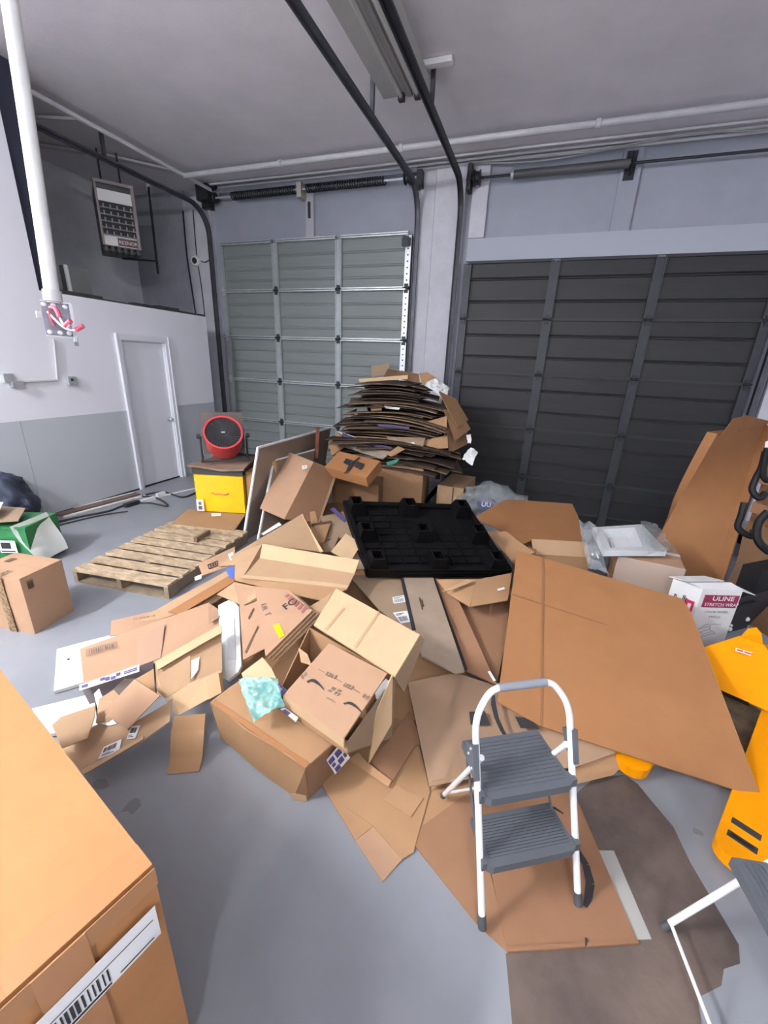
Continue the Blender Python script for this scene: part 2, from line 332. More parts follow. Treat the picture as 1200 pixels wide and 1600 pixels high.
def overhead(name,xs,zs,y,pm,mm,rail,ribs,dark):
    root=bpy.data.objects.new(name,None); col.objects.link(root); root.location=(xs[0],y,zs[0]); root['_org']=tuple(root.location); struct(root)
    for j in range(len(zs)-1):
        for i in range(len(xs)-1): ribbed(xs[i]+.005,xs[i+1]-.005,zs[j]+.004,zs[j+1]-.004,y,ribs,lip=dark).build('panel',pm,root)
        for i,x in enumerate(xs):                                    # stiles between the cells
            e = .05 if 0<i<len(xs)-1 else .06
            xa,xb=(x-e,x+e) if 0<i<len(xs)-1 else ((x,x+.09) if i==0 else (x-.09,x))
            edge = i==len(xs)-1 and not dark
            b=MB(); b.box(xa,xb,y-.045,y-.001,zs[j]+.025,zs[j+1]-.03)
            if not dark and 0<i<len(xs)-1: b.box(xa-.012,xa+.008,y-.052,y-.001,zs[j]+.025,zs[j+1]-.03); b.box(xb-.03,xb-.012,y-.056,y-.001,zs[j]+.025,zs[j+1]-.03)
            if dark: b.box(xa-.012,xa+.006,y-.05,y-.001,zs[j]+.02,zs[j+1]-.02); b.box(xb-.006,xb+.012,y-.05,y-.001,zs[j]+.02,zs[j+1]-.02)
            b.build('stile', mat('bright_zinc',(.75,.79,.80),.4,.3) if edge else mm, root)
            if edge:
                h=MB()
                for z in [zs[j]+.1+.085*k for k in range(7)]: h.box((xa+xb)/2-.012,(xa+xb)/2+.012,y-.047,y-.044,z,z+.02)
                h.build('slot_row',DSTEEL,root)
    for j,z in enumerate(zs[1:],1):
        last = j==len(zs)-1
        for i in range(len(xs)-1):
            b=MB()
            if not dark: b.box(xs[i]+.05,xs[i+1]-.05,y-.075,y-.001,z-.028,z-.008); b.box(xs[i]+.05,xs[i+1]-.05,y-.06,y-.001,z+.004,z+.022)
            else: b.box(xs[i]+.05,xs[i+1]-.05,y-.03,y-.001,z-.018,z+.018)
            b.build('rail',rail,root)
        if not last:
            for i,x in enumerate(xs):
                xx=min(max(x,xs[0]+.045),xs[-1]-.045); b=MB(); b.box(xx-.03,xx+.03,y-.06,y-.045,z-.07,z+.06); b.lathe([(.0,-.05),(.014,-.05),(.014,.05),(0,.05)],(xx,y-.065,z),(1,0,0),8); b.build('hinge',DSTEEL if dark or i else STEEL,root)
    return root
d2=overhead('door_2',[-5.67,-4.52,-3.33,-2.12],[.02,.78,1.52,2.27,3.03,3.77],6.985,GP,GM,STEEL,(.22,.45,.72),False)
d3=overhead('door_3',[-1.28,-.02,1.26,2.62],[-.50,.264,1.03,1.83,2.595,3.35],6.985,KP,KM,mat('charcoal_rail',(.03,.032,.036),.6),(.30,.70),True)
b=MB(); b.box(-5.66,-2.14,6.93,6.98,.02,.06); b.build('bottom_seal',INK,d2)
b=MB(); b.box(-2.26,-2.13,6.90,6.95,3.60,3.70); b.box(-2.24,-2.15,6.89,6.90,3.58,3.72); b.build('latch',DSTEEL,d2)
b=MB(); b.tube([(-5.66,6.90,.60),(-5.45,6.90,.68)],.018,8); b.build('lift_handle',STEEL,d2)
# a bright line of daylight under the green-grey door: small gap to a lit strip outside
# --- tracks, springs and shafts
def track(label,x,turn,yend,m,z=4.3,yw=6.90,w=.035,vert=True):
    t=thing('door_track',label,'door track',(x,yw,0)); r=.42
    path=[(x,yw,turn)]+[(x,yw-r+r*math.cos(a),z-r+r*math.sin(a)) for a in [i*math.pi/2/8 for i in range(9)]]+[(x,yend,z)]
    def chan(pth):
        b=MB(); P=[V3(p) for p in pth]
        for i in range(len(P)-1):
            d=(P[i+1]-P[i]).normalized(); s=V3((1,0,0)); n=d.cross(s)
            if n.length<.1: continue
            b.obox(P[i]-s*w-n*.012,s*2*w,n*.024,d*((P[i+1]-P[i]).length+.004)); b.obox(P[i]-s*w-n*.035,s*.012,n*.07,d*((P[i+1]-P[i]).length+.004))
        return b
    chan(path[1:]).build('curved_rail',m,t)
    if vert: chan([(x,yw,.05),(x,yw,path[1][2])]).build('upright_rail',m,t)
    b=MB(); b.box(x-.02,x+.02,yw-1.9,yw-1.86,z,HC); b.build('hanger',m,t)
    return t
RAILM=mat('rail_steel',(.10,.105,.125),.5,.35,noise_amt=.3,noise_scale=6)
track('dark steel curved track at the left side of the green-grey door',-5.80,.3,2.2,RAILM)
track('dark steel track rising beside the galvanised edge of the green-grey door',-2.03,.3,1.6,RAILM)
track('dark steel track in front of the pillar at the charcoal door',-1.40,.3,1.6,mat('rail_dark',(.04,.042,.052),.5,.35,noise_amt=.3))
track('charcoal door track beside the leaning tall carton',2.70,.2,2.6,RAILM)
def coil(x0,x1,y,z,r,turns,wr):
    n=turns*10; return [(x0+(x1-x0)*i/n, y+r*math.cos(2*math.pi*i/10), z+r*math.sin(2*math.pi*i/10)) for i in range(n+1)]
t=thing('torsion_spring','long coiled torsion spring on its shaft above the green-grey door','door spring',(-3.9,6.86,4.38))
b=MB(); b.tube([(-5.75,6.86,4.42),(-1.98,6.86,4.42)],.016,8); b.build('shaft',STEEL,t,True)
b=MB(); b.tube(coil(-5.25,-4.05,6.86,4.42,.05,30,.01),.011,5); b.build('coil',DSTEEL,t,True)
b=MB(); b.tube(coil(-3.85,-2.55,6.86,4.42,.05,32,.01),.011,5); b.build('coil',DSTEEL,t,True)
b=MB(); b.box(-3.99,-3.91,6.80,7.0,4.30,4.50); b.build('centre_bracket',mat('brass_plate',(.55,.53,.45),.5,.4),t)
b=MB(); b.box(-3.88,-3.84,6.95,6.985,4.06,4.28); b.build('spring_tag',INK,t)
for x in (-5.62,-2.2):
    b=MB(); b.lathe([(.02,-.05),(.075,-.05),(.085,-.03),(.06,-.02),(.06,.02),(.085,.03),(.075,.05),(.02,.05)],(x,6.86,4.42),(1,0,0),16); b.build('cable_drum',DSTEEL,t,True)
MB().box(-5.86,-5.72,6.84,6.98,4.28,4.5).build('end_bracket',DSTEEL,t); MB().box(-2.06,-1.98,6.82,6.98,4.3,4.5).build('end_bracket',DSTEEL,t)
t=thing('torsion_spring','dark tube spring on a long shaft above the charcoal door','door spring',(0,6.86,4.25))
b=MB(); b.tube([(-1.35,6.86,4.34),(3.2,6.86,4.34)],.017,8); b.build('shaft',DSTEEL,t,True)
b=MB(); b.tube([(-.73,6.86,4.34),(.66,6.86,4.34)],.05,14); b.build('spring_tube',mat('spring_grey',(.12,.12,.125),.5,.3,noise_amt=.3,stretch=(30,1,1)),t,True)
b=MB(); b.lathe([(.02,-.015),(.065,-.015),(.065,.02),(.02,.02)],(-.74,6.86,4.34),(1,0,0),14); b.build('winding_cone',STEEL,t,True)
b=MB(); b.prism([(.68,6.98,4.22),(.68,6.80,4.34),(.68,6.98,4.50)],(.02,0,0)); b.box(.62,.74,6.95,7,4.2,4.5); b.build('centre_bracket',DSTEEL,t)
b=MB(); b.lathe([(.02,-.05),(.09,-.05),(.10,-.03),(.075,-.02),(.075,.03),(.10,.04),(.02,.05)],(-1.20,6.86,4.34),(1,0,0),16); b.build('cable_drum',DSTEEL,t,True)
b=MB(); b.box(-1.33,-1.28,6.80,6.98,4.2,4.5); b.build('end_bracket',DSTEEL,t)
# --- pipes and cables under the ceiling
PIPE=mat('pipe_white',(.62,.62,.64),.5,noise_amt=.1)
def pipe(name,label,path,r,m,cat='pipe',collars=()):
    b=MB(); b.tube(path,r,10)
    for c,d in collars: b.lathe([(r,-.03),(r*1.35,-.025),(r*1.35,.025),(r,.03)],c,d,12)
    o=b.build(name,m,None,True); return tag(o,label,cat)
pipe('ceiling_pipe','thick white pipe crossing the ceiling in front of both doors',[(-5.62,6.22,4.51),(5.4,6.22,4.51)],.035,PIPE,collars=[((x,6.22,4.51),(1,0,0)) for x in (-3.9,-2.1,.2,2.4)])
pipe('ceiling_pipe','white pipe along the ceiling edge over the left partition',[(-5.6,-1,4.51),(-5.6,6.95,4.51)],.028,PIPE)
for i,(lb,z,y,r) in enumerate((('uppermost thin white conduit at the top of the back wall',4.585,6.78,.016),('middle thin white conduit at the top of the back wall',4.56,6.86,.014),('lowest white conduit running along the top of the back wall',4.54,6.93,.018))):
    pipe('conduit',lb,smooth_path([(-5.9,y,z),(-3,y,z-.01),(-1,y-.01,z),(1,y,z+.004),(5.4,y,z)],4),r,PIPE,'conduit')
CBL=mat('cable_grey',(.42,.42,.44),.6)
for i,(lb,z,y) in enumerate((('loose pale cable sagging above the charcoal door header',4.56,6.90),('second loose cable looping under the conduits above the charcoal door',4.55,6.84))):
    p=[(-1.3,y,z-.03),(-.5,y-.02,z-.09+.03*i),(.3,y,z-.05),(1.2,y-.04,z+.0),(2.0,y,z-.03*i),(3,y-.02,z),(5,y,z)]
    pipe('cable',lb,smooth_path(p,5),.009,CBL,'cable')
for i,(dx,lb) in enumerate(((0,'dark cable running down the left edge of the white pillar'),(.22,'thin cable down the middle of the white left pillar'))):
    p=[(-6.34+dx,6.91,4.3),(-6.36+dx,6.915,3.6),(-6.32+dx,6.92,2.9),(-6.30+dx,6.92,2.55 if i==0 else 1.0)]
    pipe('cable',lb,smooth_path(p,5),.014 if i==0 else .008,DSTEEL,'cable')
b=MB(); b.box(-5.84,-5.6,6.70,6.9,4.36,4.58); b.tube([(-5.9,6.8,4.40),(-5.5,6.8,4.55)],.03,8)
tag(b.build('junction_box',DSTEEL),'dark junction box in the ceiling corner above the left track','electrical box')
# strips on the recess ceiling
for (lb,p) in (('left light strip under the ceiling of the storage recess',((-7.3,4.85,4.60),(-6.6,5.35,4.60),.10)),('right light strip under the ceiling of the storage recess',((-6.55,5.3,4.60),(-5.75,6.2,4.60),.12)),('thin cross batten on the recess ceiling next to the dark track',((-7.0,4.3,4.6),(-5.7,4.75,4.6),.03))):
    a,c,w_=V3(p[0]),V3(p[1]),p[2]; d=(c-a); n=V3((-d.y,d.x,0)).normalized()*w_; b=MB(); b.obox(a,d,n,(0,0,-.03)); tag(b.build('ceiling_batten',PIPE),lb,'batten')
# --- unlit strip light on the ceiling
t=thing('strip_light','long unlit fluorescent strip light between the two ceiling tracks','light fixture',(-1.7,4.0,4.47))
HS=mat('fixture_white',(.50,.50,.49),.5,noise_amt=.1)
b=MB(); b.prism([(-1.98,5.22,4.53),(-1.90,5.22,4.60),(-1.50,5.22,4.60),(-1.43,5.22,4.53)],(0,-2.9,0)); b.build('reflector',HS,t)
for x in (-1.77,-1.60):
    b=MB(); b.tube([(x,2.35,4.50),(x,5.17,4.50)],.019,10); b.build('tube',mat('tube_off',(.55,.55,.52),.3),t,True)
    MB().box(x-.03,x+.03,5.15,5.21,4.47,4.55).build('lamp_holder',DSTEEL,t); MB().box(x-.03,x+.03,2.32,2.38,4.47,4.55).build('lamp_holder',DSTEEL,t)
b=MB(); b.box(-1.715,-1.655,2.34,5.2,4.505,4.54); b.build('channel',mat('fixture_grey',(.30,.30,.30),.6),t)
t=tag(MB().box(-1.97,-1.20,4.90,4.97,4.57,4.615).build('support_bar',mat('bar_white',(.8,.8,.8),.5)),'short white bar on the ceiling crossing above the unlit strip light','bar')
for (x,y,lx,ly,p) in LAMPS:
    t=thing('strip_light','lit bare fluorescent strip light behind the viewer at %s'%('the right' if x>0 else ('the left' if x<-3 else 'the middle')),'light fixture',(x,y,4.2))
    b=MB(); b.box(x-lx/2-.05,x+lx/2+.05,y-ly/2-.05,y+ly/2+.05,4.20,4.28); b.build('housing',HS,t)
    b=MB(); b.tube([(x,y,4.28),(x,y,4.62)],.012,8); b.build('hanger',HS,t)
    em=bpy.data.materials.new('lit_tube_%d'%p); em.use_nodes=True; pb_=em.node_tree.nodes['Principled BSDF']; pb_.inputs['Emission Color'].default_value=(.985,.99,1,1); pb_.inputs['Emission Strength'].default_value=p
    b=MB(); b.tube([(x-lx/2,y-ly/2,4.12),(x+lx/2,y+ly/2,4.12)],.04,12); b.build('tube',em,t,True)
# --- white drop pole with hook plate, close to the viewer on the left
pb=V3((-1.81,1.24,2.08)); pd=(V3((-1.86,1.336,3.0))-pb).normalized()
t=thing('drop_pole','thick white pole hanging from the ceiling with a steel hook plate at its end','pole',tuple(pb))
b=MB(); b.tube([pb-pd*.01,pb+pd*2.54],.0255,16); b.build('pole',mat('pole_white',(.74,.75,.74),.5,noise_amt=.12,noise_scale=9),t,True)
b=MB(); b.tube([pb-pd*.005,pb+pd*.035],.031,16); b.build('collar',PIPE,t,True)
fn=(V3((0,0,1.9))-pb); fn.z=0; fn.normalize(); fn=(fn+V3((.25,.0,0))).normalized(); rt=V3((-fn.y,fn.x,0)); up=V3((0,0,1))
rt=(rt*math.cos(.0)-up*math.sin(.03)).normalized(); up=fn.cross(rt); rt=rt*.76; up=up*.80
pc=pb+rt*.008-up*.083
PLM=mat('plate_steel',(.30,.31,.36),.35,.6,noise_amt=.35,noise_scale=14)
def pp(x,y,z=0): return pc+rt*x+up*y+fn*z
b=MB(); b.obox(pp(-.062,-.08,.0),rt*.124,up*.16,fn*.006); b.build('plate',PLM,t)
b=MB(); b.obox(pp(.05,-.095,.0),rt*.012,up*.17,fn*.03); b.obox(pp(-.062,.074,.0),rt*.124,up*.008,fn*.012); b.obox(pp(-.062,-.08,.0),rt*.124,up*.006,fn*.012); b.build('plate_edge',mat('plate_rim',(.6,.62,.65),.35,.5),t)
b=MB(); b.obox(pp(.052,-.115,.0),rt*.018,up*.04,fn*.004); b.build('lug',PLM,t)
for (x,y) in ((-.05,.062),(-.012,.064),(.035,.06),(-.045,-.06),(-.002,-.06),(.035,-.058)):
    b=MB(); b.lathe([(0,.006),(.009,.006),(.009,.012),(.005,.014),(0,.014)],pp(x,y),fn,8); b.build('bolt',mat('bolt_bright',(.8,.8,.82),.3,.6),t)
PINKR=mat('pink_rubber',(.62,.10,.16),.45)
def hook(pts,tip):
    h=MB(); h.tube(smooth_path([pp(*p) for p in pts],5),.0045,8); o=h.build('hook',mat('hook_steel',(.8,.8,.82),.3,.4),t,True)
    for tp in tip: h=MB(); P_=smooth_path([pp(*p) for p in tp],3); h.tube(P_,[.0085]*len(P_),10); h.build('rubber_tip',PINKR,o,True)
hook([(-.03,.05,.012),(-.012,.052,.03),(-.002,.02,.045),(.004,-.012,.06),(.018,-.035,.07),(.03,-.02,.085)],[[(.012,-.03,.068),(.036,-.004,.09)],[(-.025,.05,.018),(-.008,.045,.035),(.0,.006,.05)]])
hook([(-.04,.03,.012),(-.02,.0,.03),(.01,-.035,.05),(.045,-.045,.07),(.072,-.03,.085)],[[(.055,-.042,.075),(.085,-.022,.092)]])
h=MB(); h.tube(smooth_path([pp(-.036,.035,.02),pp(-.034,.0,.022),pp(-.026,-.03,.02)],4),.004,6); h.build('cord_loop',PINKR,t,True)
b=MB(); b.obox(pp(-.085,.0,-.03),rt*.02,up*.03,fn*.03); b.build('side_clip',PIPE,t)
# --- boxes and conduit on the left wall
t=thing('wall_conduit','thin white conduit on the left wall ending at a small outlet box','conduit',(XL,3.4,1.3))
q=[(-5.335,3.572,2.021),(-5.335,3.516,1.571),(-5.335,3.111,1.559)]
b=MB(); b.tube([q[0],q[1]],.012,8); b.tube([q[1],q[2]],.012,8); b.build('tube',PIPE,t,True)
c=q[2]; b=MB(); b.box(XL,XL+.06,c[1]-.09,c[1]+.02,c[2]-.05,c[2]+.01); b.build('outlet_box',STEEL,t); b=MB(); b.box(XL,XL+.05,c[1]-.15,c[1]-.06,c[2]+.0,c[2]+.09); b.build('outlet_box',STEEL,t)
c=(-5.355,3.677,1.56); t=thing('wall_socket','small grey square socket on the left wall beside the conduit','socket',c); b=MB(); b.box(XL,XL+.045,c[1]-.05,c[1]+.05,c[2]-.05,c[2]+.05); b.build('body',STEEL,t); b=MB(); b.lathe([(0,.045),(.017,.045),(.017,.05),(0,.05)],(XL,c[1]-.01,c[2]+.015),(1,0,0),10); b.build('button',INK,t)
c=(-6.156,6.93,3.524); t=thing('security_camera','small round white camera with black lens on the left pillar','camera',c)
b=MB(); b.lathe([(0,0),(.09,0),(.09,.05),(.07,.08),(0,.085)],c,(.15,-1,-.1),18); b.build('housing',PAPER,t,True); b=MB(); b.lathe([(0,.08),(.05,.083),(.035,.10),(0,.105)],c,(.15,-1,-.1),16); b.build('lens',INK,t,True)
b=MB(); b.tube(smooth_path([(c[0]+.09,6.92,c[2]),(c[0]+.2,6.9,c[2]-.03),(c[0]+.3,6.92,c[2]+.02)],4),.008,6); b.build('lead',INK,t)
# --- heater hung in the recess
hx,hy,hz=(-6.05,5.306,3.75)
t=thing('unit_heater','dark hanging unit heater with white grille bars and louvres above the left partition','heater',(hx,hy,hz))
a=V3((.80,-.60,0)).normalized(); s_=V3((.60,.80,0))*.80; up=V3((0,0,1))*.64; hw,hh=.30,.62
def hp(x,z,d=0): return V3((hx,hy,hz))+s_*x+up*z+a*d
HB=mat('heater_body',(.10,.095,.10),.5,.3,noise_amt=.25); HW=mat('heater_white',(.92,.92,.90),.5)
b=MB(); b.obox(hp(-hw,-hh,-.75),s_*2*hw,a*.75,up*2*hh); b.build('cabinet',HB,t)
b=MB(); b.obox(hp(-hw,.56,0),s_*2*hw,a*.06,up*.06); b.obox(hp(-hw,-hh,0),s_*.035,a*.05,up*2*hh); b.obox(hp(hw-.05,-hh,0),s_*.05,a*.05,up*2*hh); b.build('frame',mat('heater_frame',(.27,.24,.24),.5,.3),t)
b=MB(); b.obox(hp(-hw+.035,.24,0),s_*(2*hw-.085),a*.02,up*.22); b.build('top_band',HW,t)
b=MB(); b.obox(hp(-hw+.035,-hh+.02,0),s_*(2*hw-.085),a*.02,up*.20); b.build('bottom_band',HW,t)
b=MB(); b.obox(hp(-hw+.035,-.40,0),s_*(2*hw-.085),a*.004,up*.64); b.build('grille_opening',INK,t)
for i in range(5):
    z=.15-.128*i; b=MB(); b.obox(hp(-hw+.035,z-.02,.003),s_*(2*hw-.085),a*.045-up*.03,up*.012); b.build('louvre',mat('louvre_grey',(.34,.34,.35),.5),t)
for i in range(5):
    x=-hw+.09+.105*i
    for k in range(5): b=MB(); b.obox(hp(x,.11-.128*k,.004),s_*.018,a*.02,up*.08); b.build('vane',mat('vane_grey',(.42,.42,.41),.5),t)
b=MB(); b.obox(hp(-.06,-hh+.035,.02),s_*.31,a*.005,up*.15); np_=b.build('name_plate',mat('plate_brown',(.13,.05,.045),.5),t)
text('lettering','REZNOR',hp(-.048,-hh+.075,.025),s_,a,.042,PAPER,np_,off=.002,sx=1.02,bold=.006)
b=MB()
for i in range(6): b.obox(hp(-hw+.02+.1*i,-hh-.10,-.30),s_*.05,a*.30,up*.10)
b.obox(hp(-hw,-hh-.06,-.6),s_*2*hw,a*.5,up*.06); b.build('under_fins',HB,t)
b=MB(); b.tube([hp(-.15,hh,-.3),hp(-.15,(4.61-hz)/.64,-.3)],.012,6); b.tube([hp(.15,hh,-.3),hp(.15,(4.61-hz)/.64,-.3)],.012,6); b.build('hanger_rod',DSTEEL,t)
g0=V3((-6.3,6.175,4.405)); g1=V3((-6.3,6.144,3.179)); g2=V3((-6.3,6.138,3.366)); g3=V3((-6.3,5.502,3.27))
b=MB(); b.tube([g0,g1],.018,8); b.tube([g2,g3],.014,8); tag(b.build('gas_pipe',DSTEEL),'thin black gas pipe beside the hanging heater','pipe')
b=MB(); b.tube([V3((-6.32,6.188,4.445)),V3((-6.32,6.188,4.24))],.03,8); tag(b.build('pipe_stub',PIPE),'short white pipe stub above the black gas pipe','pipe')
c=V3((-5.85,4.406,2.806)); t=thing('meter_box','off-white rounded meter box standing on the partition ledge','box',tuple(c))
b=MB(); b.box(c.x-.10,c.x+.02,c.y-.17,c.y+.13,2.52,2.52+.40); b.build('body',mat('meter_grey',(.24,.25,.24),.5),t); b=MB(); b.tube([(c.x+.02,c.y-.17,2.53),(c.x+.02,c.y-.17,2.92)],.025,8); b.build('edge_trim',HW,t)
# ================================================================ OBJECTS: left side and back
# --- large carton close to the viewer (lower left)
a=V3((-.669,.418,.80)); du=V3((-1.2,.326,0)).normalized(); dv=V3((-du.y,du.x,0)); NT=.80; DL=.56
if dv.y>0: dv=-dv
KR=cb('cardboard_kraft',(.47,.222,.090),.12)
nb=carton('large_carton','large sealed carton close to the viewer at the lower left, with a white address label', a-V3((0,0,NT)), du*1.35, dv*DL, V3((0,0,NT-.006)), KR, seam='U', tape=None)
tp=mat('kraft_tape',(.40,.19,.075),.35,coat=.2); tp2=mat('clear_strip',(.43,.20,.082),.22,coat=.35)
b=MB(); e=V3((0,0,NT+.0035)); o0=V3((a.x,a.y,0))
b.obox(o0+e-du*.002, du*.07, dv*DL, V3((0,0,.001))); b.build('edge_tape',tp,nb)
b=MB(); b.obox(o0+V3((0,0,NT-.055))-du*.011, du*.002, dv*DL, V3((0,0,.055))); b.build('edge_tape',tp,nb)
b=MB(); b.obox(o0+V3((0,0,.30))-du*.0125+dv*.14, du*.0015, dv*.09, V3((0,0,NT-.30))); b.build('side_tape',tp2,nb)
b=MB(); b.obox(o0+e+dv*.26,du*1.35,dv*.06,V3((0,0,.0012))); b.build('seam_tape',tp2,nb)
zl=NT-.23*.9167; zh=NT-.115*.9167
lab=[o0+dv*.018+V3((0,0,zl)),o0+dv*.275+V3((0,0,zl)),o0+dv*.275+V3((0,0,zh)),o0+dv*.018+V3((0,0,zh))]
lo=decal('address_label',lab,PAPER,nb,off=.0145)
bars('printed_barcode',lab,INK,lo,barcode(12,.42,.86,.18,.58,4)+[(.04,.97,.66,.675),(.06,.35,.1,.13),(.42,.8,.06,.12)],off=.0165)
# --- carton on the floor at the left
p,q=V3((-3.095,1.514,0)),V3((-3.138,1.82,0)); h=0.436; U=q-p; n_=V3((-U.y,U.x,0)).normalized()
lc=carton('cardboard_carton','sealed brown carton on the floor at the left edge, in front of the green bag',p,U,n_*.42,V3((0,0,h)),PNK,seam='V',tape=None)
PT=mat('patterned_tape',(.30,.20,.10),.4,color2=(.12,.075,.035),noise_scale=60,ramp=(.48,.52))
nn=U.normalized()
b=MB(); b.obox(p-nn*.013+n_*.14,nn*.002,n_*.06,V3((0,0,h))); b.build('printed_tape',PT,lc)
b=MB(); b.obox(p+V3((0,0,h+.006))+n_*.14-nn*.005,U*.25,n_*.06,V3((0,0,.001))); b.build('printed_tape',PT,lc)
b=MB(); b.obox(p-n_*.0135+V3((0,0,h*.80))+nn*.03,nn*.04,n_*.002,V3((0,0,h*.12))); b.build('corner_print',BINK,lc)
b=MB(); b.obox(p+V3((0,0,h+.0065))+n_*.30+U*.55,U*.2,n_*.05,V3((0,0,.001))); b.build('corner_print',BINK,lc)
b=MB(); b.obox(p-nn*.0135+n_*.27+V3((0,0,h*.45)),nn*.002,n_*.05,V3((0,0,.05))); b.obox(p-nn*.0135+n_*.26+V3((0,0,h*.30)),nn*.002,n_*.07,V3((0,0,.03))); b.build('side_print',BINK,lc)
# --- green reusable bag with a white liner, dark sack behind it
g0=V3((-4.118,2.155,0)); gu=V3((-.93,-.36,0)).normalized(); gv=V3((-gu.y,gu.x,0)); gv=gv if gv.y>0 else -gv
GR=mat('green_fabric',(.03,.22,.07),.5,noise_amt=.35,noise_scale=8,bump=.3,bump_scale=10)
t=thing('green_bag','green woven storage bag with an orange strap handle behind the left carton','bag',tuple(g0))
def bulge(O,U,Vv,H,bow,m=8,seed=0):
    b=MB(); faces=[(O,U,H),(O+U,Vv,H),(O+U+Vv,-U,H),(O+Vv,-Vv,H),(O+H,U,Vv)]
    for (o,a_,c) in faces:
        nn=a_.cross(c).normalized(); base=len(b.v)
        for i in range(m+1):
            for j in range(m+1):
                s,t_=i/m,j/m; p=o+a_*s+c*t_; d=bow*(16*s*(1-s)*t_*(1-t_)*.5+ noise.noise(p*5+V3((seed,0,0)))*.8*min(1,8*s*(1-s))*min(1,8*t_*(1-t_))); b.v.append(tuple(p+nn*d))
        for i in range(m):
            for j in range(m): k=base+i*(m+1)+j; b.f.append((k,k+m+1,k+m+2,k+1))
    return b
gh=.40
bulge(g0+gu*.62,-gu*.62,gv*.4,V3((0,0,gh)),.03).build('body',GR,t,True,50)
gq=[g0+gu*.62,g0,g0+V3((0,0,gh)),g0+gu*.62+V3((0,0,gh))]
decal('label_patch',subq(gq,.62,.86,.42,.72),PAPER,t,off=.03); bars('label_print',subq(gq,.62,.86,.42,.72),INK,t,[(.15,.7,.35,.85),(.1,.9,.1,.18)],off=.034)
gn=nrm(gq); b=MB(); b.tube(smooth_path([onq(gq,.42,.78)+gn*.03,onq(gq,.43,.5)+gn*.045,onq(gq,.46,.2)+gn*.03],5),[.012,.024,.024,.024,.024,.024,.024,.024,.024,.024,.012],8); b.build('strap_handle',mat('orange_strap',(.75,.20,.08),.6),t,True)
b=MB(); b.obox(g0+gu*.64+V3((0,0,gh-.01)),-gu*.66,-gv*.012,V3((0,0,.02))); b.build('rim',GR,t)
LIN=mat('white_liner',(.70,.74,.70),.4)
pl=[g0+V3((0,0,gh+.02))+gu*.1-gv*.03,g0+V3((0,0,gh+.05))+gv*.3,g0-gu*.12+V3((0,0,.08))+gv*.28,g0-gu*.06+V3((0,0,.05))-gv*.0]
card('plastic_liner',pl,[(0,1,2,3)],LIN,t,thick=.003,warp=.04,n=8,up=False)
pl=[g0+gu*.05+V3((0,0,gh+.05))+gv*.02,g0+gu*.2+V3((0,0,gh+.09))+gv*.3,g0+gu*.6+V3((0,0,gh+.10))+gv*.3,g0+gu*.6+V3((0,0,gh+.02))-gv*.05]
sheet('grey cardboard flap lying on top of the green bag',pl,GRY,warp=.02)
pl=[g0+gu*.22+V3((0,0,gh+.10))+gv*.02,g0+gu*.3+V3((0,0,gh+.17))+gv*.2,g0+gu*.6+V3((0,0,gh+.18))+gv*.2,g0+gu*.6+V3((0,0,gh+.10))-gv*.05]
sheet('white curled paper on top of the green bag at the left edge',pl,PAPER,name='paper_sheet',cat='paper',warp=.03)
def sack(name,label,cat,c,rx,ry,rz,m,seed=0,rough=.22,n=18,parent=None,freq=3.2):
    b=MB(); c=V3(c)
    for i in range(n+1):
        th=math.pi*i/n
        for j in range(2*n):
            ph=math.pi*j/n; d=V3((math.sin(th)*math.cos(ph),math.sin(th)*math.sin(ph),math.cos(th)))
            k=1+rough*(noise.noise(d*freq+V3((seed,0,0)))*1.3+.5*abs(noise.noise(d*freq*2.7+V3((0,seed,0)))))
            p=c+V3((d.x*rx*k,d.y*ry*k,max(-rz*.85,d.z*rz*k))); b.v.append(tuple(p))
    for i in range(n):
        for j in range(2*n): b.f.append((i*2*n+j,(i+1)*2*n+j,(i+1)*2*n+(j+1)%(2*n),i*2*n+(j+1)%(2*n)))
    o=b.build(name,m,parent,True,80)
    if parent is None: tag(o,label,cat)
    return o
SK=mat('navy_sack',(.035,.045,.075),.4)
c=V3((-5.277,2.619,0.22)); sack('rubbish_sack','dark blue plastic sack slumped against the left wall','bag',(c.x-.05,c.y,.30),.36,.30,.35,SK,3)
# --- long strips lying along the left wall, power lead
def strip(label,a_,c_,w_,h_,m,z=0.):
    a_,c_=V3(a_),V3(c_); d=c_-a_; n=V3((-d.y,d.x,0)).normalized(); b=MB(); b.obox(a_+V3((0,0,z)),d,n*w_,V3((0,0,h_))); return tag(b.build('trim_strip',m),label,'strip')
e0,e1=V3((-5.197,3.132,-0)),V3((-5.089,4.167,0)); n=V3((-(e1-e0).y,(e1-e0).x,0)).normalized()
BRS=mat('brown_strip',(.20,.13,.105),.5,noise_amt=.3,noise_scale=8); 
strip('wide brown strip with white ends lying along the left wall',e0+n*.03,e1+n*.03,.12,.02,BRS); strip('white strip in front of the brown strip along the left wall',e0-n*.05,e1-n*.03+V3((.05,0,0)),.03,.02,PAPER)
strip('narrow white strip lying closest to the left wall',e0+n*.18,e1+n*.17,.025,.02,PAPER); strip('outermost grey strip in front of the white strip by the left wall',e0-n*.10+(e1-e0)*.12,e1-n*.07,.03,.015,STEEL)
b=MB(); b.tube(smooth_path([(p[0],p[1],.012) for p in [(-5.157,2.741,0),(-5.068,2.958,0),(-4.982,3.236,-0),(-4.879,3.49,0),(-4.896,3.731,0),(-4.731,3.93,0),(-4.395,3.948,-0),(-4.796,4.148,0),(-5.04,4.124,0),(-4.93,4.386,0),(-4.513,4.323,0),(-4.502,4.568,0)]],5),.012,6)
tag(b.build('power_lead',INK,None,True),'black power lead running along the floor from the left wall to the fan','cable')
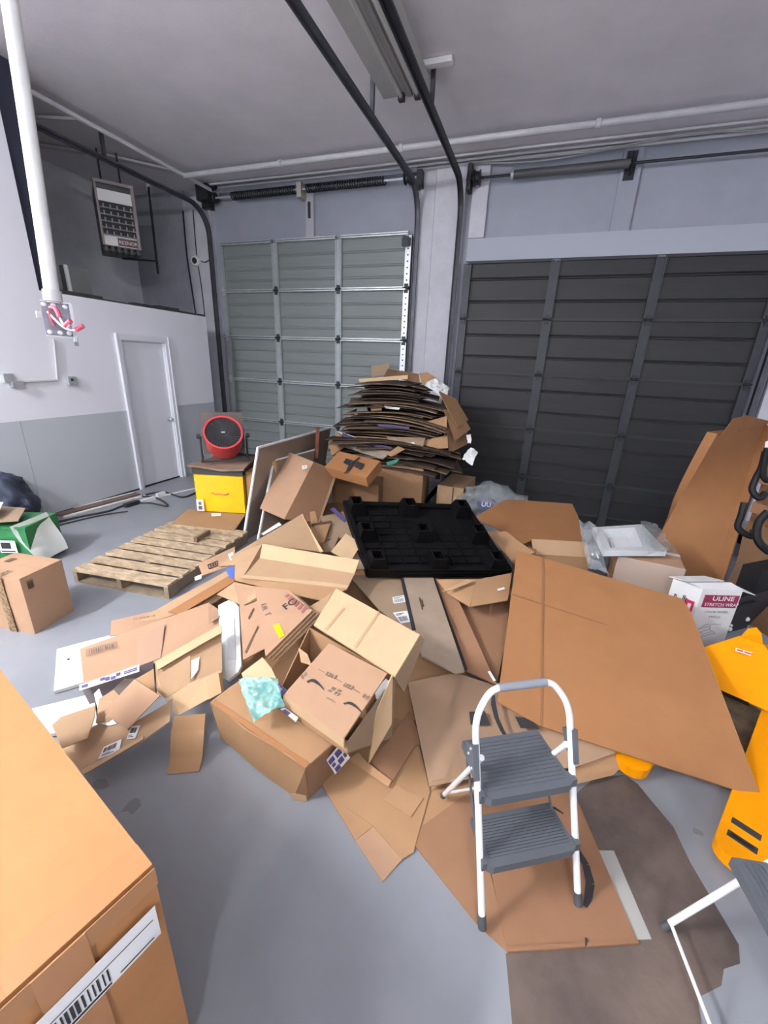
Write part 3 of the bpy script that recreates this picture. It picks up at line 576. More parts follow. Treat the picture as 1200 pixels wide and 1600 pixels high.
b=MB(); b.tube(smooth_path([(p[0],p[1],.01) for p in [(-4.929,2.684,-0),(-4.936,2.976,0),(-4.824,3.361,0),(-4.673,3.59,-0)]],5),.008,6); tag(b.build('power_lead',INK,None,True),'thinner black lead lying nearer than the main power lead','cable')
b=MB(); b.tube(smooth_path([(p[0],p[1],.01) for p in [(-4.834,4.129,0),(-4.732,4.487,0),(-4.655,4.747,0)]],5),.012,6); tag(b.build('power_lead',PAPER,None,True),'white lead on the floor beside the yellow box','cable')
c=V3((-4.833,3.85,0)); d=(V3((-4.819,4.01,0))-V3((-4.853,3.695,0))).normalized(); n=V3((-d.y,d.x,0)); t=thing('power_strip','black and white power strip lying on the floor near the white door','power strip',tuple(c))
b=MB(); b.obox(c-d*.16-n*.03,d*.2,n*.06,(0,0,.05)); b.build('black_block',INK,t); b=MB(); b.obox(c+d*.05-n*.03,d*.22,n*.05,(0,0,.04)); b.build('white_block',PAPER,t); b=MB(); b.obox(c+d*.33-n*.0,d*.12,n*.05,(0,0,.06)); b.build('plug',PAPER,t)
# --- wooden pallet
WD=mat('pallet_wood',(.60,.46,.30),.7,color2=(.30,.22,.14),noise_scale=3,stretch=(3,9,3),bump=.2,bump_scale=25); WD2=mat('pallet_wood_side',(.30,.23,.16),.75,color2=(.17,.13,.09),noise_scale=4,bump=.2)
P0=V3((-3.55,2.12,0)); pu=V3((.925,.105,0)).normalized(); pv=V3((-pu.y,pu.x,0)); PWD,PDP=.95,1.22
t=thing('wooden_pallet','worn wooden pallet lying on the floor in front of the yellow box','pallet',tuple(P0))
for k,x in enumerate((0,.45,.91)):
    b=MB(); b.obox(P0+pu*x+V3((0,0,.018)),pu*.04,pv*PDP,V3((0,0,.09))); b.build('stringer',WD2 if k else WD2,t)
ws=[.13,.10,.11,.095,.11,.10,.095,.105]; gaps=(PDP-sum(ws))/(len(ws)-1); y=0; r_=random.Random(3)
for wd in ws:
    b=MB(); b.obox(P0+pv*y-pu*r_.uniform(0,.012)+V3((0,0,.108)),pu*(PWD+r_.uniform(-.006,.012)),pv*wd,V3((0,0,.02+r_.uniform(0,.004)))); b.build('deck_board',WD,t); y+=wd+gaps
for y in (0,.55,1.11):
    b=MB(); b.obox(P0+pv*y,pu*PWD,pv*.10,V3((0,0,.017))); b.build('bottom_board',WD2,t)
s_=[(-3.615,3.266,0.135),(-3.821,3.716,0.135),(-3.084,3.869,0.135),(-2.87,3.388,0.135)]; cs=sheet('flat brown cardboard under the yellow box, lying over the far end of the pallet',s_,MID,thick=.008,warp=.004)
decal('paper_label',subq(s_,.42,.62,.24,.40) if 0 else [(-3.441,3.69,0.137),(-3.342,3.738,0.137),(-3.277,3.672,0.137),(-3.36,3.608,0.137)],PAPER,cs,off=.008); 
b=MB(); b.obox(V3((-3.023,2.967,0.14)),V3((.03,.012,0)),pv*.22,V3((0,0,.05))); tag(b.build('wood_stick',mat('stick_wood',(.20,.13,.08),.7)),'short dark wooden stick lying across the pallet boards','stick')
# --- yellow box with cardboard lid and red drum fan
p,q=V3((-3.623,3.703,0.145)),V3((-3.094,3.858,0.145)); U=q-p; n_=V3((-U.y,U.x,0)).normalized(); H=.46
YE=mat('yellow_film',(.86,.58,.01),.35,noise_amt=.12,noise_scale=6,bump=.25,bump_scale=9,coat=.3)
t=thing('yellow_box','bright yellow plastic-wrapped box with a black upper band under the red fan','box',tuple(p))
zb=V3((0,0,1)); p_=p-U*.04; U_=U*1.06
bulge(p_,U_,n_*.42,zb*H,.018,seed=4).build('wrapped_body',YE,t,True,40)
b=MB(); b.obox(p_-n_*.015-U_.normalized()*.008+zb*(H+.0),U_+U_.normalized()*.016,n_*.44,zb*.09); b.build('black_band',mat('black_band',(.05,.05,.045),.5),t)
yq=[p_-n_*.02,p_+U_-n_*.02,p_+U_-n_*.02+zb*H,p_-n_*.02+zb*H]
lb=decal('paper_label',subq(yq,.02,.17,.02,.34),PAPER,t,off=.012); bars('label_print',subq(yq,.02,.17,.02,.34),GINK,lb,[(.25,.75,.15,.45),(.3,.7,.55,.8)],off=.016)
b=MB(); b.tube(smooth_path([onq(yq,.34,.53),onq(yq,.44,.50),onq(yq,.54,.51),onq(yq,.62,.50),onq(yq,.70,.54)],4),.008,6); b.build('strap',mat('orange_strap',(.75,.20,.08),.6),t,True)
bulge(p_+U_*1.03+n_*.05,U_*.16,n_*.4,zb*.5,.01).build('cardboard_side',MID,t,True)
ld=[p_-U_*.06-n_*.06+zb*(H+.10),p_+U_*1.08-n_*.06+zb*(H+.10),p_+U_*1.0+n_*.5+zb*(H+.13),p_+U_*.1+n_*.5+zb*(H+.13)]
sheet('brown cardboard lid on the yellow box under the red fan',ld,mat('cardboard_wornlid',(.28,.19,.135),.7,noise_amt=.3),thick=.02,warp=.02)
carton('cardboard_carton','narrow brown carton standing behind the yellow box beside the leaning white-edged panel',p_+U_*1.22+n_*.1,U_*.42,n_*.35,zb*.62,MID)
# fan
RD=mat('red_enamel',(.62,.05,.055),.35,coat=.4); fb=p_+U_*.52+n_*.22+zb*(H+.14)
t=thing('drum_fan','red drum fan on a black tubular stand on top of the yellow box','fan',tuple(fb))
ax=(V3((0,0,1.9))-fb); ax.z=0; ax.normalize(); ax=(ax+zb*.80).normalized(); sx_=V3((-ax.y,ax.x,0)).normalized(); fr=.205; fc=fb+zb*.285+ax*.05
b=MB(); b.lathe([(fr*.93,-.26),(fr,-.255),(fr,.0),(fr+.014,.005),(fr+.014,.03),(fr-.006,.03),(fr-.01,.0),(fr-.01,-.24),(fr*.9,-.26)],fc,ax,36); b.build('drum',RD,t,True,35)
b=MB(); b.lathe([(0,-.24),(fr*.92,-.24)],fc,ax,28); b.build('rear_panel',INK,t)
up_=ax.cross(sx_)
b=MB(); b.lathe([(0,.004),(fr-.011,.004),(fr-.011,-.004),(0,-.004)],fc,ax,28); b.build('dark_mesh',mat('grille_mesh',(.012,.012,.014),.6),t)
for k in range(14):
    rr_=.03+.0128*k; b=MB(); b.tube([fc+ax*.018+(sx_*math.cos(i*2*math.pi/28)+up_*math.sin(i*2*math.pi/28))*rr_ for i in range(28)],.0022,5,True); b.build('grille_ring',mat('grille_wire',(.05,.05,.055),.4),t,True)
for k in range(30):
    a_=k*2*math.pi/30; d=sx_*math.cos(a_)+up_*math.sin(a_); d2=sx_*math.cos(a_+.35)+up_*math.sin(a_+.35); b=MB(); b.tube([fc+ax*.016+d*.03,fc+ax*.02+(d+d2)*.07,fc+ax*.016+d2*fr],.003,5); b.build('grille_wire',mat('grille_wire',(.05,.05,.055),.4),t,True)
for k in range(5):
    a_=k*2*math.pi/5; d=sx_*math.cos(a_)+up_*math.sin(a_); e_=sx_*math.cos(a_+.8)+up_*math.sin(a_+.8); b=MB(); b.prism([fc-ax*.09+d*.04,fc-ax*.05+d*.19,fc-ax*.09+e_*.19,fc-ax*.11+e_*.04],ax*.004); b.build('blade',mat('blade_grey',(.08,.08,.085),.4),t)
b=MB(); b.lathe([(0,.026),(.03,.026),(.032,.02),(.032,-.1),(0,-.1)],fc,ax,16); b.build('hub',INK,t,True)
b=MB(); b.prism([fc+ax*.0275+sx_*(-.02)+up_*.008,fc+ax*.0275+sx_*.02+up_*.008,fc+ax*.0275+sx_*.02-up_*.008,fc+ax*.0275-sx_*.02-up_*.008],ax*.001); b.build('badge',STEEL,t)
fd=V3((ax.x,ax.y,0)).normalized(); w_=fr+.05
for s in (-1,1):
    b=MB(); b.tube([fc+sx_*s*w_-ax*.06,fb+sx_*s*w_+zb*.02,],.012,8); b.build('stand_upright',INK,t,True)
    b=MB(); b.tube([fb+sx_*s*w_+fd*.14+zb*.012,fb+sx_*s*w_-fd*.14+zb*.012],.012,8); b.build('stand_foot',INK,t,True)
    b=MB(); b.lathe([(0,0),(.028,0),(.028,.03),(.015,.04),(0,.04)],fc+sx_*s*(w_-.0)-ax*.06,sx_*s,12); b.build('pivot_knob',INK,t,True)
b=MB(); b.tube([fb+sx_*w_+fd*.14+zb*.012,fb-sx_*w_+fd*.14+zb*.012],.012,8); b.build('stand_bar',INK,t,True)
b=MB(); b.obox(fb-fd*.20-sx_*.24+zb*.03,sx_*.48,zb*.50,-fd*.02); tag(b.build('dark_board',mat('board_grey',(.13,.11,.10),.6)),'dark square board standing behind the red fan','board')
# --- white-edged panels leaning beside the pallet
LAM=mat('panel_laminate',(.26,.20,.155),.25,noise_amt=.2,noise_scale=2,stretch=(4,1,1),coat=.3)
def panel(label,q,th=.02,edge=True):
    n=nrm(q); t=thing('white_edged_panel',label,'panel',tuple(V3(q[3])))
    b=MB(); b.prism([V3(p) for p in q],-n*th); b.build('board',LAM,t)
    for i in (0,3):
        a_,c_=V3(q[i]),V3(q[(i+1)%4]); d=(c_-a_).normalized(); inn=(V3(q[(i+2)%4])-c_).normalized()
        b=MB(); b.obox(a_+n*.001-inn*.006,c_-a_,inn*.022,-n*(th+.004)); b.build('white_edging',PAPER,t)
    return t
q=[(-2.801,3.815,0.98),(-2.805,5.591,0.98)]; bl=V3((-2.795,3.438,-0)); br=bl+(V3(q[1])-V3(q[0])); panel('large brown panel with white edging leaning beside the pallet',[q[0],q[1],tuple(br),tuple(bl)])
q=[(-2.805,4.099,0.78),(-2.706,4.914,0.78)]; bl=V3((-2.608,3.45,0.06)); br=bl+(V3(q[1])-V3(q[0]))*1.0; panel('smaller white-edged panel leaning in front of the large brown panel',[q[0],q[1],tuple(br),tuple(bl)])
q0=V3((-2.665,4.923,0.66)); b=MB(); b.obox(q0,V3((-.035,-.03,.0)),V3((-.03,.05,0)),V3((.01,.04,.40))); tag(b.build('wood_post',mat('red_wood',(.24,.075,.04),.6,noise_amt=.3,noise_scale=9)),'short reddish wooden post in front of the leaning panels','wood')
# ================================================================ OBJECTS: the heap of cardboard
# --- left group, lying on the floor
o=sheet('white foam board flat on the floor, partly under the barcoded flattened carton',[(-2.761,1.443,0.025),(-2.676,1.559,0.025),(-2.584,1.675,0.025),(-2.309,1.855,0.025),(-2.063,1.622,0.025),(-2.399,1.182,0.025)],FOAM,name='foam_board',cat='foam',thick=.02,warp=0)
b=MB(); c=V3((-2.591,1.401,0.027)); b.lathe([(0,.001),(.008,.001),(.008,.0),(0,0)],c,(0,0,1),8); b.build('hole',INK,o)
sheet('white foam board on the floor beside the large near carton',[(-2.371,1.05,0.03),(-2.168,1.254,0.03),(-1.946,1.103,0.03),(-2.13,0.9604,0.03)],FOAM,name='foam_board',cat='foam',thick=.02,warp=0)
q=[(-2.467,1.606,0.1),(-2.572,1.706,0.13),(-2.283,1.947,0.17),(-2.057,2.109,0.17),(-2.049,1.901,0.12)]
o=sheet('pinkish flap with small black print poking out behind the barcoded flattened carton',q,PNK,warp=.004)
text('small_print','D-0008 III',V3((-2.393,1.732,0.162)),V3((-2.3,1.796,0.172))-V3((-2.393,1.732,0.162)),(0,-.15,1),.022,INK,o,off=.004,sx=1.1)
q=[(-2.436,1.696,0.1),(-2.364,1.858,0.16),(-2.26,2.141,0.22),(-2.118,2.415,0.3),(-1.929,2.267,0.28),(-2.008,2.097,0.2)]
sheet('long brown flattened carton running from the pallet corner towards the white plastic tray',q,TAN,warp=.006)
q=[(-2.429,1.901,0.1),(-2.258,2.344,0.2),(-2.12,2.292,0.2),(-2.286,1.892,0.1)]; sheet('narrow worn strip of cardboard on the floor edge of the heap by the pallet',q,GRY,warp=.01)
q=[(-2.222,1.869,0.2),(-2.027,2.32,0.32),(-1.944,2.245,0.31),(-2.12,1.87,0.2)]; sheet('orange-brown strip of cardboard above the worn strip by the pallet',q,ORG,warp=.006)
q=[(-2.406,2.373,0.3),(-2.266,2.666,0.36),(-2.069,2.416,0.35),(-2.264,2.262,0.28)]
o=sheet('brown flap with a small boxed stamp reaching over the pallet edge',q,PNK,warp=.0)
bars('boxed_stamp',q,INK,o,[(.22,.5,.42,.46),(.22,.5,.74,.78),(.22,.24,.42,.78),(.48,.5,.42,.78),(.28,.32,.5,.7),(.35,.39,.5,.7),(.42,.45,.5,.7)])
decal('torn_paper',[(-2.209,2.505,0.362),(-2.193,2.558,0.366),(-2.131,2.471,0.364),(-2.105,2.415,0.36)],PAPER,o,off=.006)
sheet('scrap of white paper at the near corner of the pallet',[(-2.479,2.393,0.15),(-2.433,2.433,0.17),(-2.39,2.376,0.16),(-2.427,2.344,0.15)],PAPER,name='paper_scrap',cat='paper',thick=.002,warp=.01)
# barcoded flattened carton
q=[(-2.478,1.416,0.13),(-1.919,1.944,0.3),(-1.757,1.886,0.3),(-1.676,1.782,0.25),(-1.903,1.46,0.17),(-2.199,1.23,0.1)]
o=sheet('pinkish flattened carton with a boxed barcode print and a clear tape patch',q,PNK,faces=[(0,1,4,5),(1,2,3,4)],warp=.004)
s_=[(-2.414,1.415,0.135),(-2.279,1.518,0.165),(-2.227,1.479,0.16),(-2.356,1.375,0.13)]
bars('boxed_barcode',s_,GINK,o,[(0,1,0,.06),(0,1,.94,1),(0,.015,0,1),(.985,1,0,1)]+barcode(11,.08,.9,.2,.8,3),off=.012)
decal('tape_patch',[(-2.171,1.595,0.202),(-2.068,1.705,0.236),(-1.894,1.498,0.176),(-1.989,1.408,0.15)],mat('tape_film',(.40,.25,.16),.15,coat=.6),o,off=.006)
decal('tape_patch',[(-1.908,1.933,0.304),(-1.765,1.884,0.304),(-1.725,1.835,0.295),(-1.76,1.767,0.28)],mat('tape_film',(.40,.25,.16),.15,coat=.6),o,off=.010)
# carton edge with white and purple tape
q=[(-2.164,1.193,0.13),(-1.936,1.391,0.19),(-1.891,1.444,0.2),(-1.871,1.408,0.1),(-1.907,1.34,0.08),(-2.081,1.168,0.06)]
o=sheet('open carton wall edged with white and purple printed tape',q,mat('dark_inside',(.12,.10,.105),.7),faces=[(0,1,4,5),(1,2,3,4)],warp=0)
q=[(-2.145,1.183,0.15),(-1.918,1.378,0.21),(-1.881,1.343,0.2),(-2.116,1.16,0.14)]; d=decal('printed_tape',q,PAPER,o,off=.012)
bars('tape_print',q,PURP,d,[(.04,.14,.3,.75),(.34,.42,.15,.6),(.43,.5,.3,.85),(.52,.6,.5,.95),(.61,.68,.2,.7),(.74,.97,.35,.5),(.74,.97,.6,.75)],off=.016)
sheet('slanted dark flap inside the purple-taped carton',[(-2.013,1.162,0.1),(-1.933,1.286,0.18),(-1.885,1.352,0.16),(-1.954,1.149,0.08)],mat('cardboard_greybrown',(.19,.15,.13),.7),warp=.004)
sheet('scrap of torn white paper standing between the flaps of the left heap',[(-1.993,1.149,0.18),(-1.953,1.159,0.22),(-1.911,1.14,0.2),(-1.922,1.108,0.14),(-1.949,1.123,0.15)],PAPER,name='paper_scrap',cat='paper',thick=.002,warp=.01)
# tall light flaps
q=[(-1.81,1.393,0.26),(-1.611,1.714,0.36),(-1.567,1.664,0.345),(-1.762,1.358,0.245)]; sheet('light folded lip along the top of the tan box wall in the left heap',q,LTAN,warp=.003)
q=[(-1.815,1.392,0.25),(-1.62,1.72,0.33),(-1.47,1.529,0.2),(-1.534,1.449,0.18),(-1.72,1.297,0.12)]
o=sheet('tan box wall with a white slip of paper in the left heap',q,TAN,faces=[(0,1,2,3),(0,3,4)],warp=0)
decal('paper_slip',[(-1.65,1.49,0.2402),(-1.623,1.528,0.2477),(-1.586,1.472,0.212),(-1.585,1.439,0.1978),(-1.588,1.417,0.1888)],PAPER,o,off=.007)
q=[(-1.668,1.28,0.3),(-1.571,1.417,0.36),(-1.507,1.333,0.26),(-1.587,1.235,0.22),(-1.64,1.243,0.24)]; sheet('squarish tan flap with a rounded torn side leaning on the tan box wall',q,TAN,warp=.004)
q=[(-1.533,1.239,0.24),(-1.434,1.383,0.29),(-1.375,1.315,0.22),(-1.469,1.207,0.18),(-1.502,1.203,0.18)]; sheet('orange-tan flap below the squarish flap of the left heap',q,LTAN,warp=.004)
q=[(-1.568,1.226,0.23),(-1.502,1.329,0.27),(-1.437,1.491,0.25),(-1.425,1.475,0.24),(-1.471,1.308,0.26),(-1.555,1.224,0.22)]; sheet('thin rim of cardboard running under the white slip of paper',q,LTAN,warp=0)
q=[(-1.416,1.366,0.31),(-1.382,1.409,0.32),(-1.32,1.351,0.25),(-1.356,1.296,0.24)]; sheet('small light flap hanging at the right end of the left heap',q,LTAN,warp=.003)
q=[(-1.377,1.408,0.31),(-1.374,1.432,0.3),(-1.329,1.382,0.22),(-1.319,1.349,0.24)]; sheet('sliver of tan cardboard beside the small light flap',q,TAN,warp=0)
q=[(-1.774,1.236,0.28),(-1.719,1.305,0.31),(-1.638,1.228,0.25),(-1.628,1.2,0.24)]; sheet('small triangular brown flap behind the tilted square sheet',q,MID,warp=0)
q=[(-1.812,1.07,0.2),(-1.711,1.189,0.34),(-1.526,1.166,0.32),(-1.637,1.053,0.17)]; sheet('tilted square brown sheet on top of the left heap',q,PNK,warp=.004)
q=[(-1.813,1.024,0.17),(-1.888,1.108,0.22),(-1.83,1.153,0.26),(-1.725,1.137,0.22),(-1.763,1.052,0.17)]; sheet('brown flap showing behind the tilted square sheet',q,TAN,warp=.004)
q=[(-1.794,1.032,0.165),(-1.762,1.068,0.18),(-1.72,1.062,0.165),(-1.752,1.042,0.16)]; sheet('white paper corner under the tilted square sheet',q,PAPER,name='paper_scrap',cat='paper',thick=.002,warp=.004)
q=[(-1.962,0.9217,0.2),(-1.95,0.9596,0.22),(-1.833,1.052,0.25),(-1.801,1.015,0.22),(-1.768,0.9458,0.17),(-1.834,0.8731,0.16)]; sheet('five-sided brown flap at the left end of the heap beside the near carton',q,TAN,warp=.004)
q=[(-1.932,0.9143,0.11),(-1.81,1.036,0.155),(-1.659,1.096,0.16),(-1.541,1.239,0.22),(-1.491,1.165,0.17),(-1.561,1.068,0.12),(-1.698,0.8611,0.07)]
o=sheet('long flattened carton with two white labels at the near edge of the left heap',[(-1.937,0.9046,0.1062),(-1.812,1.037,0.1535),(-1.654,1.092,0.1655),(-1.541,1.239,0.22),(-1.482,1.158,0.1809),(-1.542,1.055,0.1414),(-1.698,0.8611,0.07)],TAN,warp=0)
ship_label([(-1.685,0.9242,0.096),(-1.616,0.9814,0.1154),(-1.646,1.023,0.1355),(-1.701,0.9695,0.1165)],o,2); ship_label([(-1.623,1.028,0.1359),(-1.585,1.046,0.1409),(-1.605,1.097,0.1638),(-1.645,1.08,0.1598)],o,5)
decal('folded_rim',[(-1.72,0.8662,0.0738),(-1.552,1.066,0.1467),(-1.542,1.055,0.1414),(-1.696,0.8594,0.0691)],LTAN,o,off=.003,th=.006)
q=[(-1.466,1.174,0.2),(-1.338,1.248,0.2),(-1.319,1.207,0.13),(-1.471,1.147,0.13),(-1.288,1.146,0.035),(-1.427,1.083,0.035),(-1.272,1.101,0.004),(-1.403,1.032,0.004)]
sheet('brown folded flap standing on the bare floor at the near end of the left heap',q,MID,faces=[(0,1,2,3),(3,2,4,5),(5,4,6,7)],warp=.002,up=False)
# white plastic tray standing on edge
q=[(-1.792,1.895,0.34),(-1.76,1.917,0.36),(-1.738,1.935,0.37),(-1.704,1.949,0.36),(-1.648,1.923,0.35),(-1.429,1.643,0.16),(-1.428,1.609,0.14),(-1.455,1.548,0.12),(-1.494,1.548,0.13)]
o=sheet('white moulded plastic tray standing on edge beside the left heap',q,FOAM,name='plastic_tray',cat='tray',thick=.03,warp=0)
decal('moulded_recess',[(-1.684,1.847,0.3033),(-1.639,1.861,0.3063),(-1.48,1.657,0.1806),(-1.521,1.637,0.1739)],mat('foam_grey',(.62,.65,.66),.6),o,off=.003)
decal('moulded_recess',[(-1.775,1.9,0.3411),(-1.735,1.922,0.3485),(-1.688,1.867,0.3143),(-1.718,1.866,0.3169)],PAPER,o,off=.003)
# --- middle of the heap
def filler(label,pts,m,**k): return sheet(label,pts,m,**k)
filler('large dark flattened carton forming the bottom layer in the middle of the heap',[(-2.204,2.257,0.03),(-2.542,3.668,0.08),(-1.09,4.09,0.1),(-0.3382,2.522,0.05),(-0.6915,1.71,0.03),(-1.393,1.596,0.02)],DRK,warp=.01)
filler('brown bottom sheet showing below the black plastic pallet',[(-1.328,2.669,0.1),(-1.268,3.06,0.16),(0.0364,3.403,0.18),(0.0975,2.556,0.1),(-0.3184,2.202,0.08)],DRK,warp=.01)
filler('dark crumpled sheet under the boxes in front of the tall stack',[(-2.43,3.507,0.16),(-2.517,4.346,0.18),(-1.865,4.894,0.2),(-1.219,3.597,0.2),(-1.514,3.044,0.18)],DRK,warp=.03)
q=[(-2.183,2.35,0.34),(-2.15,2.505,0.38),(-1.941,3.252,0.52),(-1.477,2.771,0.42),(-1.95,2.626,0.46),(-1.86,2.225,0.36),(-1.913,2.211,0.35),(-2.049,2.391,0.36)]
BIGTAN=sheet('large tan flattened carton spread between the pallet and the shallow tray',q,TAN,faces=[(1,2,3,4),(0,1,4,7),(7,4,5,6)],warp=.006)
q=[(-1.927,3.228,0.53),(-1.847,3.126,0.52),(-1.464,2.767,0.43),(-1.486,2.753,0.42)]; sheet('folded right lip of the large tan flattened carton',q,LTAN,warp=0)
decal('blue_tape',[(-2.068,2.308,0.345),(-2.041,2.357,0.355),(-1.94,2.251,0.335),(-1.957,2.221,0.33)],BLUE,BIGTAN,off=.01)
# shallow open tray
t=thing('cardboard_tray','shallow open cardboard tray with folded sides on top of the heap','tray',(-1.538,2.44,0.4))
q=[(-1.839,2.432,0.44),(-1.066,2.501,0.44),(-1.051,2.332,0.4),(-1.812,2.168,0.4),(-1.856,2.498,0.53),(-1.053,2.55,0.53),(-1.156,2.176,0.37),(-1.876,2.167,0.37)]
card('tray_floor',q,[(0,1,2,3)],TAN,t,warp=.004); card('back_side',q,[(4,5,1,0)],LTAN,t,warp=.004,up=False); card('front_side',q,[(3,2,6,7)],MID,t,warp=.002,up=False)
card('crease',[V3(p)+V3((0,0,.005)) for p in [(-1.825,2.206,0.404),(-1.054,2.383,0.408),(-1.053,2.337,0.402),(-1.806,2.167,0.402)]],[(0,1,2,3)],LTAN,t,thick=.002,warp=0)
# pack of flattened cartons with red stripes
base=[(-1.587,2.023,0.4652),(-1.329,2.038,0.4885),(-1.091,1.913,0.4694),(-1.19,1.564,0.3591)]
nn=nrm(base)
for i,lb in enumerate(('top flattened carton of the red-striped pack with a yellow sticker','second flattened carton in the red-striped pack','third flattened carton in the red-striped pack','lowest flattened carton in the red-striped pack')):
    off=-nn*(.016*i)+V3((.012*i,.006*i,0)); o=sheet(lb,[V3(p)+off for p in base],PNK if i==0 else TAN,name='flattened_carton',warp=0,thick=.008)
    if i==0:
        decal('yellow_sticker',[(-1.268,1.759,0.4107),(-1.241,1.779,0.4186),(-1.16,1.712,0.4051),(-1.177,1.686,0.3961)],mat('yellow_sticker',(.95,.80,.0),.5),o,off=.003)
        text('lettering','FO',[(-1.259,1.879,0.4468)][0],V3([(-1.233,1.925,0.4626)][0])-V3([(-1.259,1.879,0.4468)][0]),nn,.055,INK,o,off=.003,bold=.012)
        rs=[(-1.33,1.992,0.4752),(-1.24,1.977,0.4772),(-1.101,1.916,0.4695),(-1.131,1.875,0.4551)]; b_=[(.02+.16*k,.11+.16*k,0,1) for k in range(6)]
        bars('red_stripes',[(-1.319,2.006,0.4799),(-1.114,1.923,0.4707),(-1.118,1.867,0.4539),(-1.335,1.986,0.4728)],mat('red_print',(.28,.10,.09),.6),o,b_+[(0,1,0,.12)],off=.003)
        bars('carton_marks',[(-1.443,1.889,0.4361),(-1.411,1.911,0.4451),(-1.327,1.834,0.4287),(-1.353,1.799,0.4163)],GINK,o,[(0,.8,0,.06),(0,.08,0,.5),(.2,.7,.2,.45),(.1,.9,.8,.86),(.84,.92,.8,1)],off=.003)
q=[(-1.774,2.046,0.43),(-1.559,2.01,0.44),(-1.25,1.642,0.34),(-1.335,1.554,0.3),(-1.605,1.881,0.4)]; o=sheet('pinkish slit flap left of the red-striped pack',q,PNK,faces=[(0,1,2,3,4)],warp=0)
b=MB()
for l in ([(-1.48,1.776,0.3644),(-1.5,1.884,0.401),(-1.486,1.871,0.3979),(-1.464,1.774,0.3654)],[(-1.355,1.594,0.3122),(-1.386,1.769,0.3719),(-1.373,1.757,0.3691),(-1.339,1.589,0.3122)],[(-1.58,1.892,0.3952),(-1.509,1.953,0.425),(-1.503,1.944,0.4224),(-1.567,1.888,0.3954)]): b.prism([V3(p)+V3((0,0,.004)) for p in l],(0,0,.001))
b.build('cut_slits',BINK,o)
q=[(-1.878,1.981,0.36),(-1.815,2.096,0.41),(-1.583,2.044,0.45),(-1.516,1.958,0.44),(-1.589,1.897,0.39)]; sheet('tan flap under the front of the shallow tray',q,TAN,warp=.004)
q=[(-1.172,1.992,0.42),(-1.125,2.076,0.44),(-1.096,2.201,0.44),(-1.058,1.948,0.42),(-1.083,1.896,0.4)]; sheet('small pale flap between the tray and the big open carton',q,TAN,warp=.004)
q=[(-1.203,1.574,0.33),(-1.108,1.927,0.42),(-1.069,1.902,0.4),(-1.162,1.577,0.28)]; sheet('dark folded rim under the red-striped pack',q,MID,warp=.003)
# scraps behind the tray
q=[(-1.303,2.619,0.42),(-1.202,3.144,0.56),(-1.141,3.139,0.56),(-0.9862,2.659,0.44),(-1.111,2.63,0.4)]; 
o=sheet('printed carton piece with blue marks leaning on the black plastic pallet',[(-1.351,2.975,0.4895),(-1.164,3.203,0.5449),(-1.011,2.698,0.4),(-1.118,2.647,0.3903),(-1.288,2.704,0.4126)],GRY,warp=0)
bars('blue_marks',[(-1.165,2.966,0.4799),(-1.113,2.983,0.4825),(-1.02,2.695,0.3995),(-1.063,2.68,0.3973)],PAPER,o,[(0,1,.25,.95)],off=.003); bars('blue_edge',[(-1.18,2.961,0.4791),(-1.117,2.991,0.4847),(-1.015,2.696,0.3998),(-1.077,2.675,0.3965)],BLUE,o,[(0,.3,0,.3),(.75,1,0,1),(.3,.7,.35,.5),(.35,.75,.55,.7),(0,1,.8,.95)],off=.005)
decal('blue_brush_mark',[(-1.249,3,0.4923),(-1.234,3.049,0.5054),(-1.19,3.028,0.4978),(-1.188,2.967,0.481),(-1.227,2.963,0.4814)],BLUE,o,off=.003)
q=[(-1.334,2.65,0.5),(-1.312,2.875,0.57),(-1.16,2.856,0.52),(-1.166,2.691,0.46),(-1.215,2.666,0.45)]; sheet('small pale folded scrap behind the shallow tray',q,LTAN,warp=.008)
q=[(-1.846,3.301,0.42),(-1.704,3.388,0.42),(-1.589,3.018,0.38),(-1.648,3.021,0.38)]; sheet('triangular brown scrap behind the shallow tray',q,MID,warp=.003)
q=[(-1.899,3.531,0.4),(-1.718,3.842,0.42),(-1.42,3.255,0.38),(-1.618,3.149,0.36)]; sheet('grey-brown crumpled scrap beside the black plastic pallet',q,GRY,warp=.015)
q=[(-1.87,3.704,0.44),(-1.839,3.733,0.45),(-1.606,3.532,0.42),(-1.604,3.483,0.41)]; sheet('strip of cardboard with a blue print edge by the black plastic pallet',q,PURP,warp=.002)
q=[(-2.041,3.572,0.42),(-1.999,3.606,0.43),(-1.794,3.307,0.4),(-1.861,3.276,0.4)]; sheet('thin vertical scrap at the foot of the tilted carton',q,MID,warp=.002)
q=[(-1.85,3.271,0.43),(-1.706,3.406,0.44),(-1.689,3.385,0.43),(-1.839,3.249,0.42)]; sheet('frayed dark cardboard edge behind the triangular scrap',q,BINK,warp=.004)
q=[(-1.602,3.03,0.36),(-1.547,3.247,0.38),(-1.453,2.921,0.36),(-1.532,2.909,0.35)]; sheet('brown scrap with blue tape behind the tray back side',q,GRY,warp=.008)
q=[(-2.111,2.997,0.42),(-2.103,3.113,0.45),(-2.074,3.1,0.44),(-2.147,2.948,0.4)]; sheet('white sheet of paper tucked under the tilted carton',[(-2.276,3.055,0.33),(-2.22,3.276,0.38),(-2.174,3.249,0.37),(-2.251,3.058,0.32)],PAPER,name='paper_sheet',cat='paper',thick=.003,warp=.002)
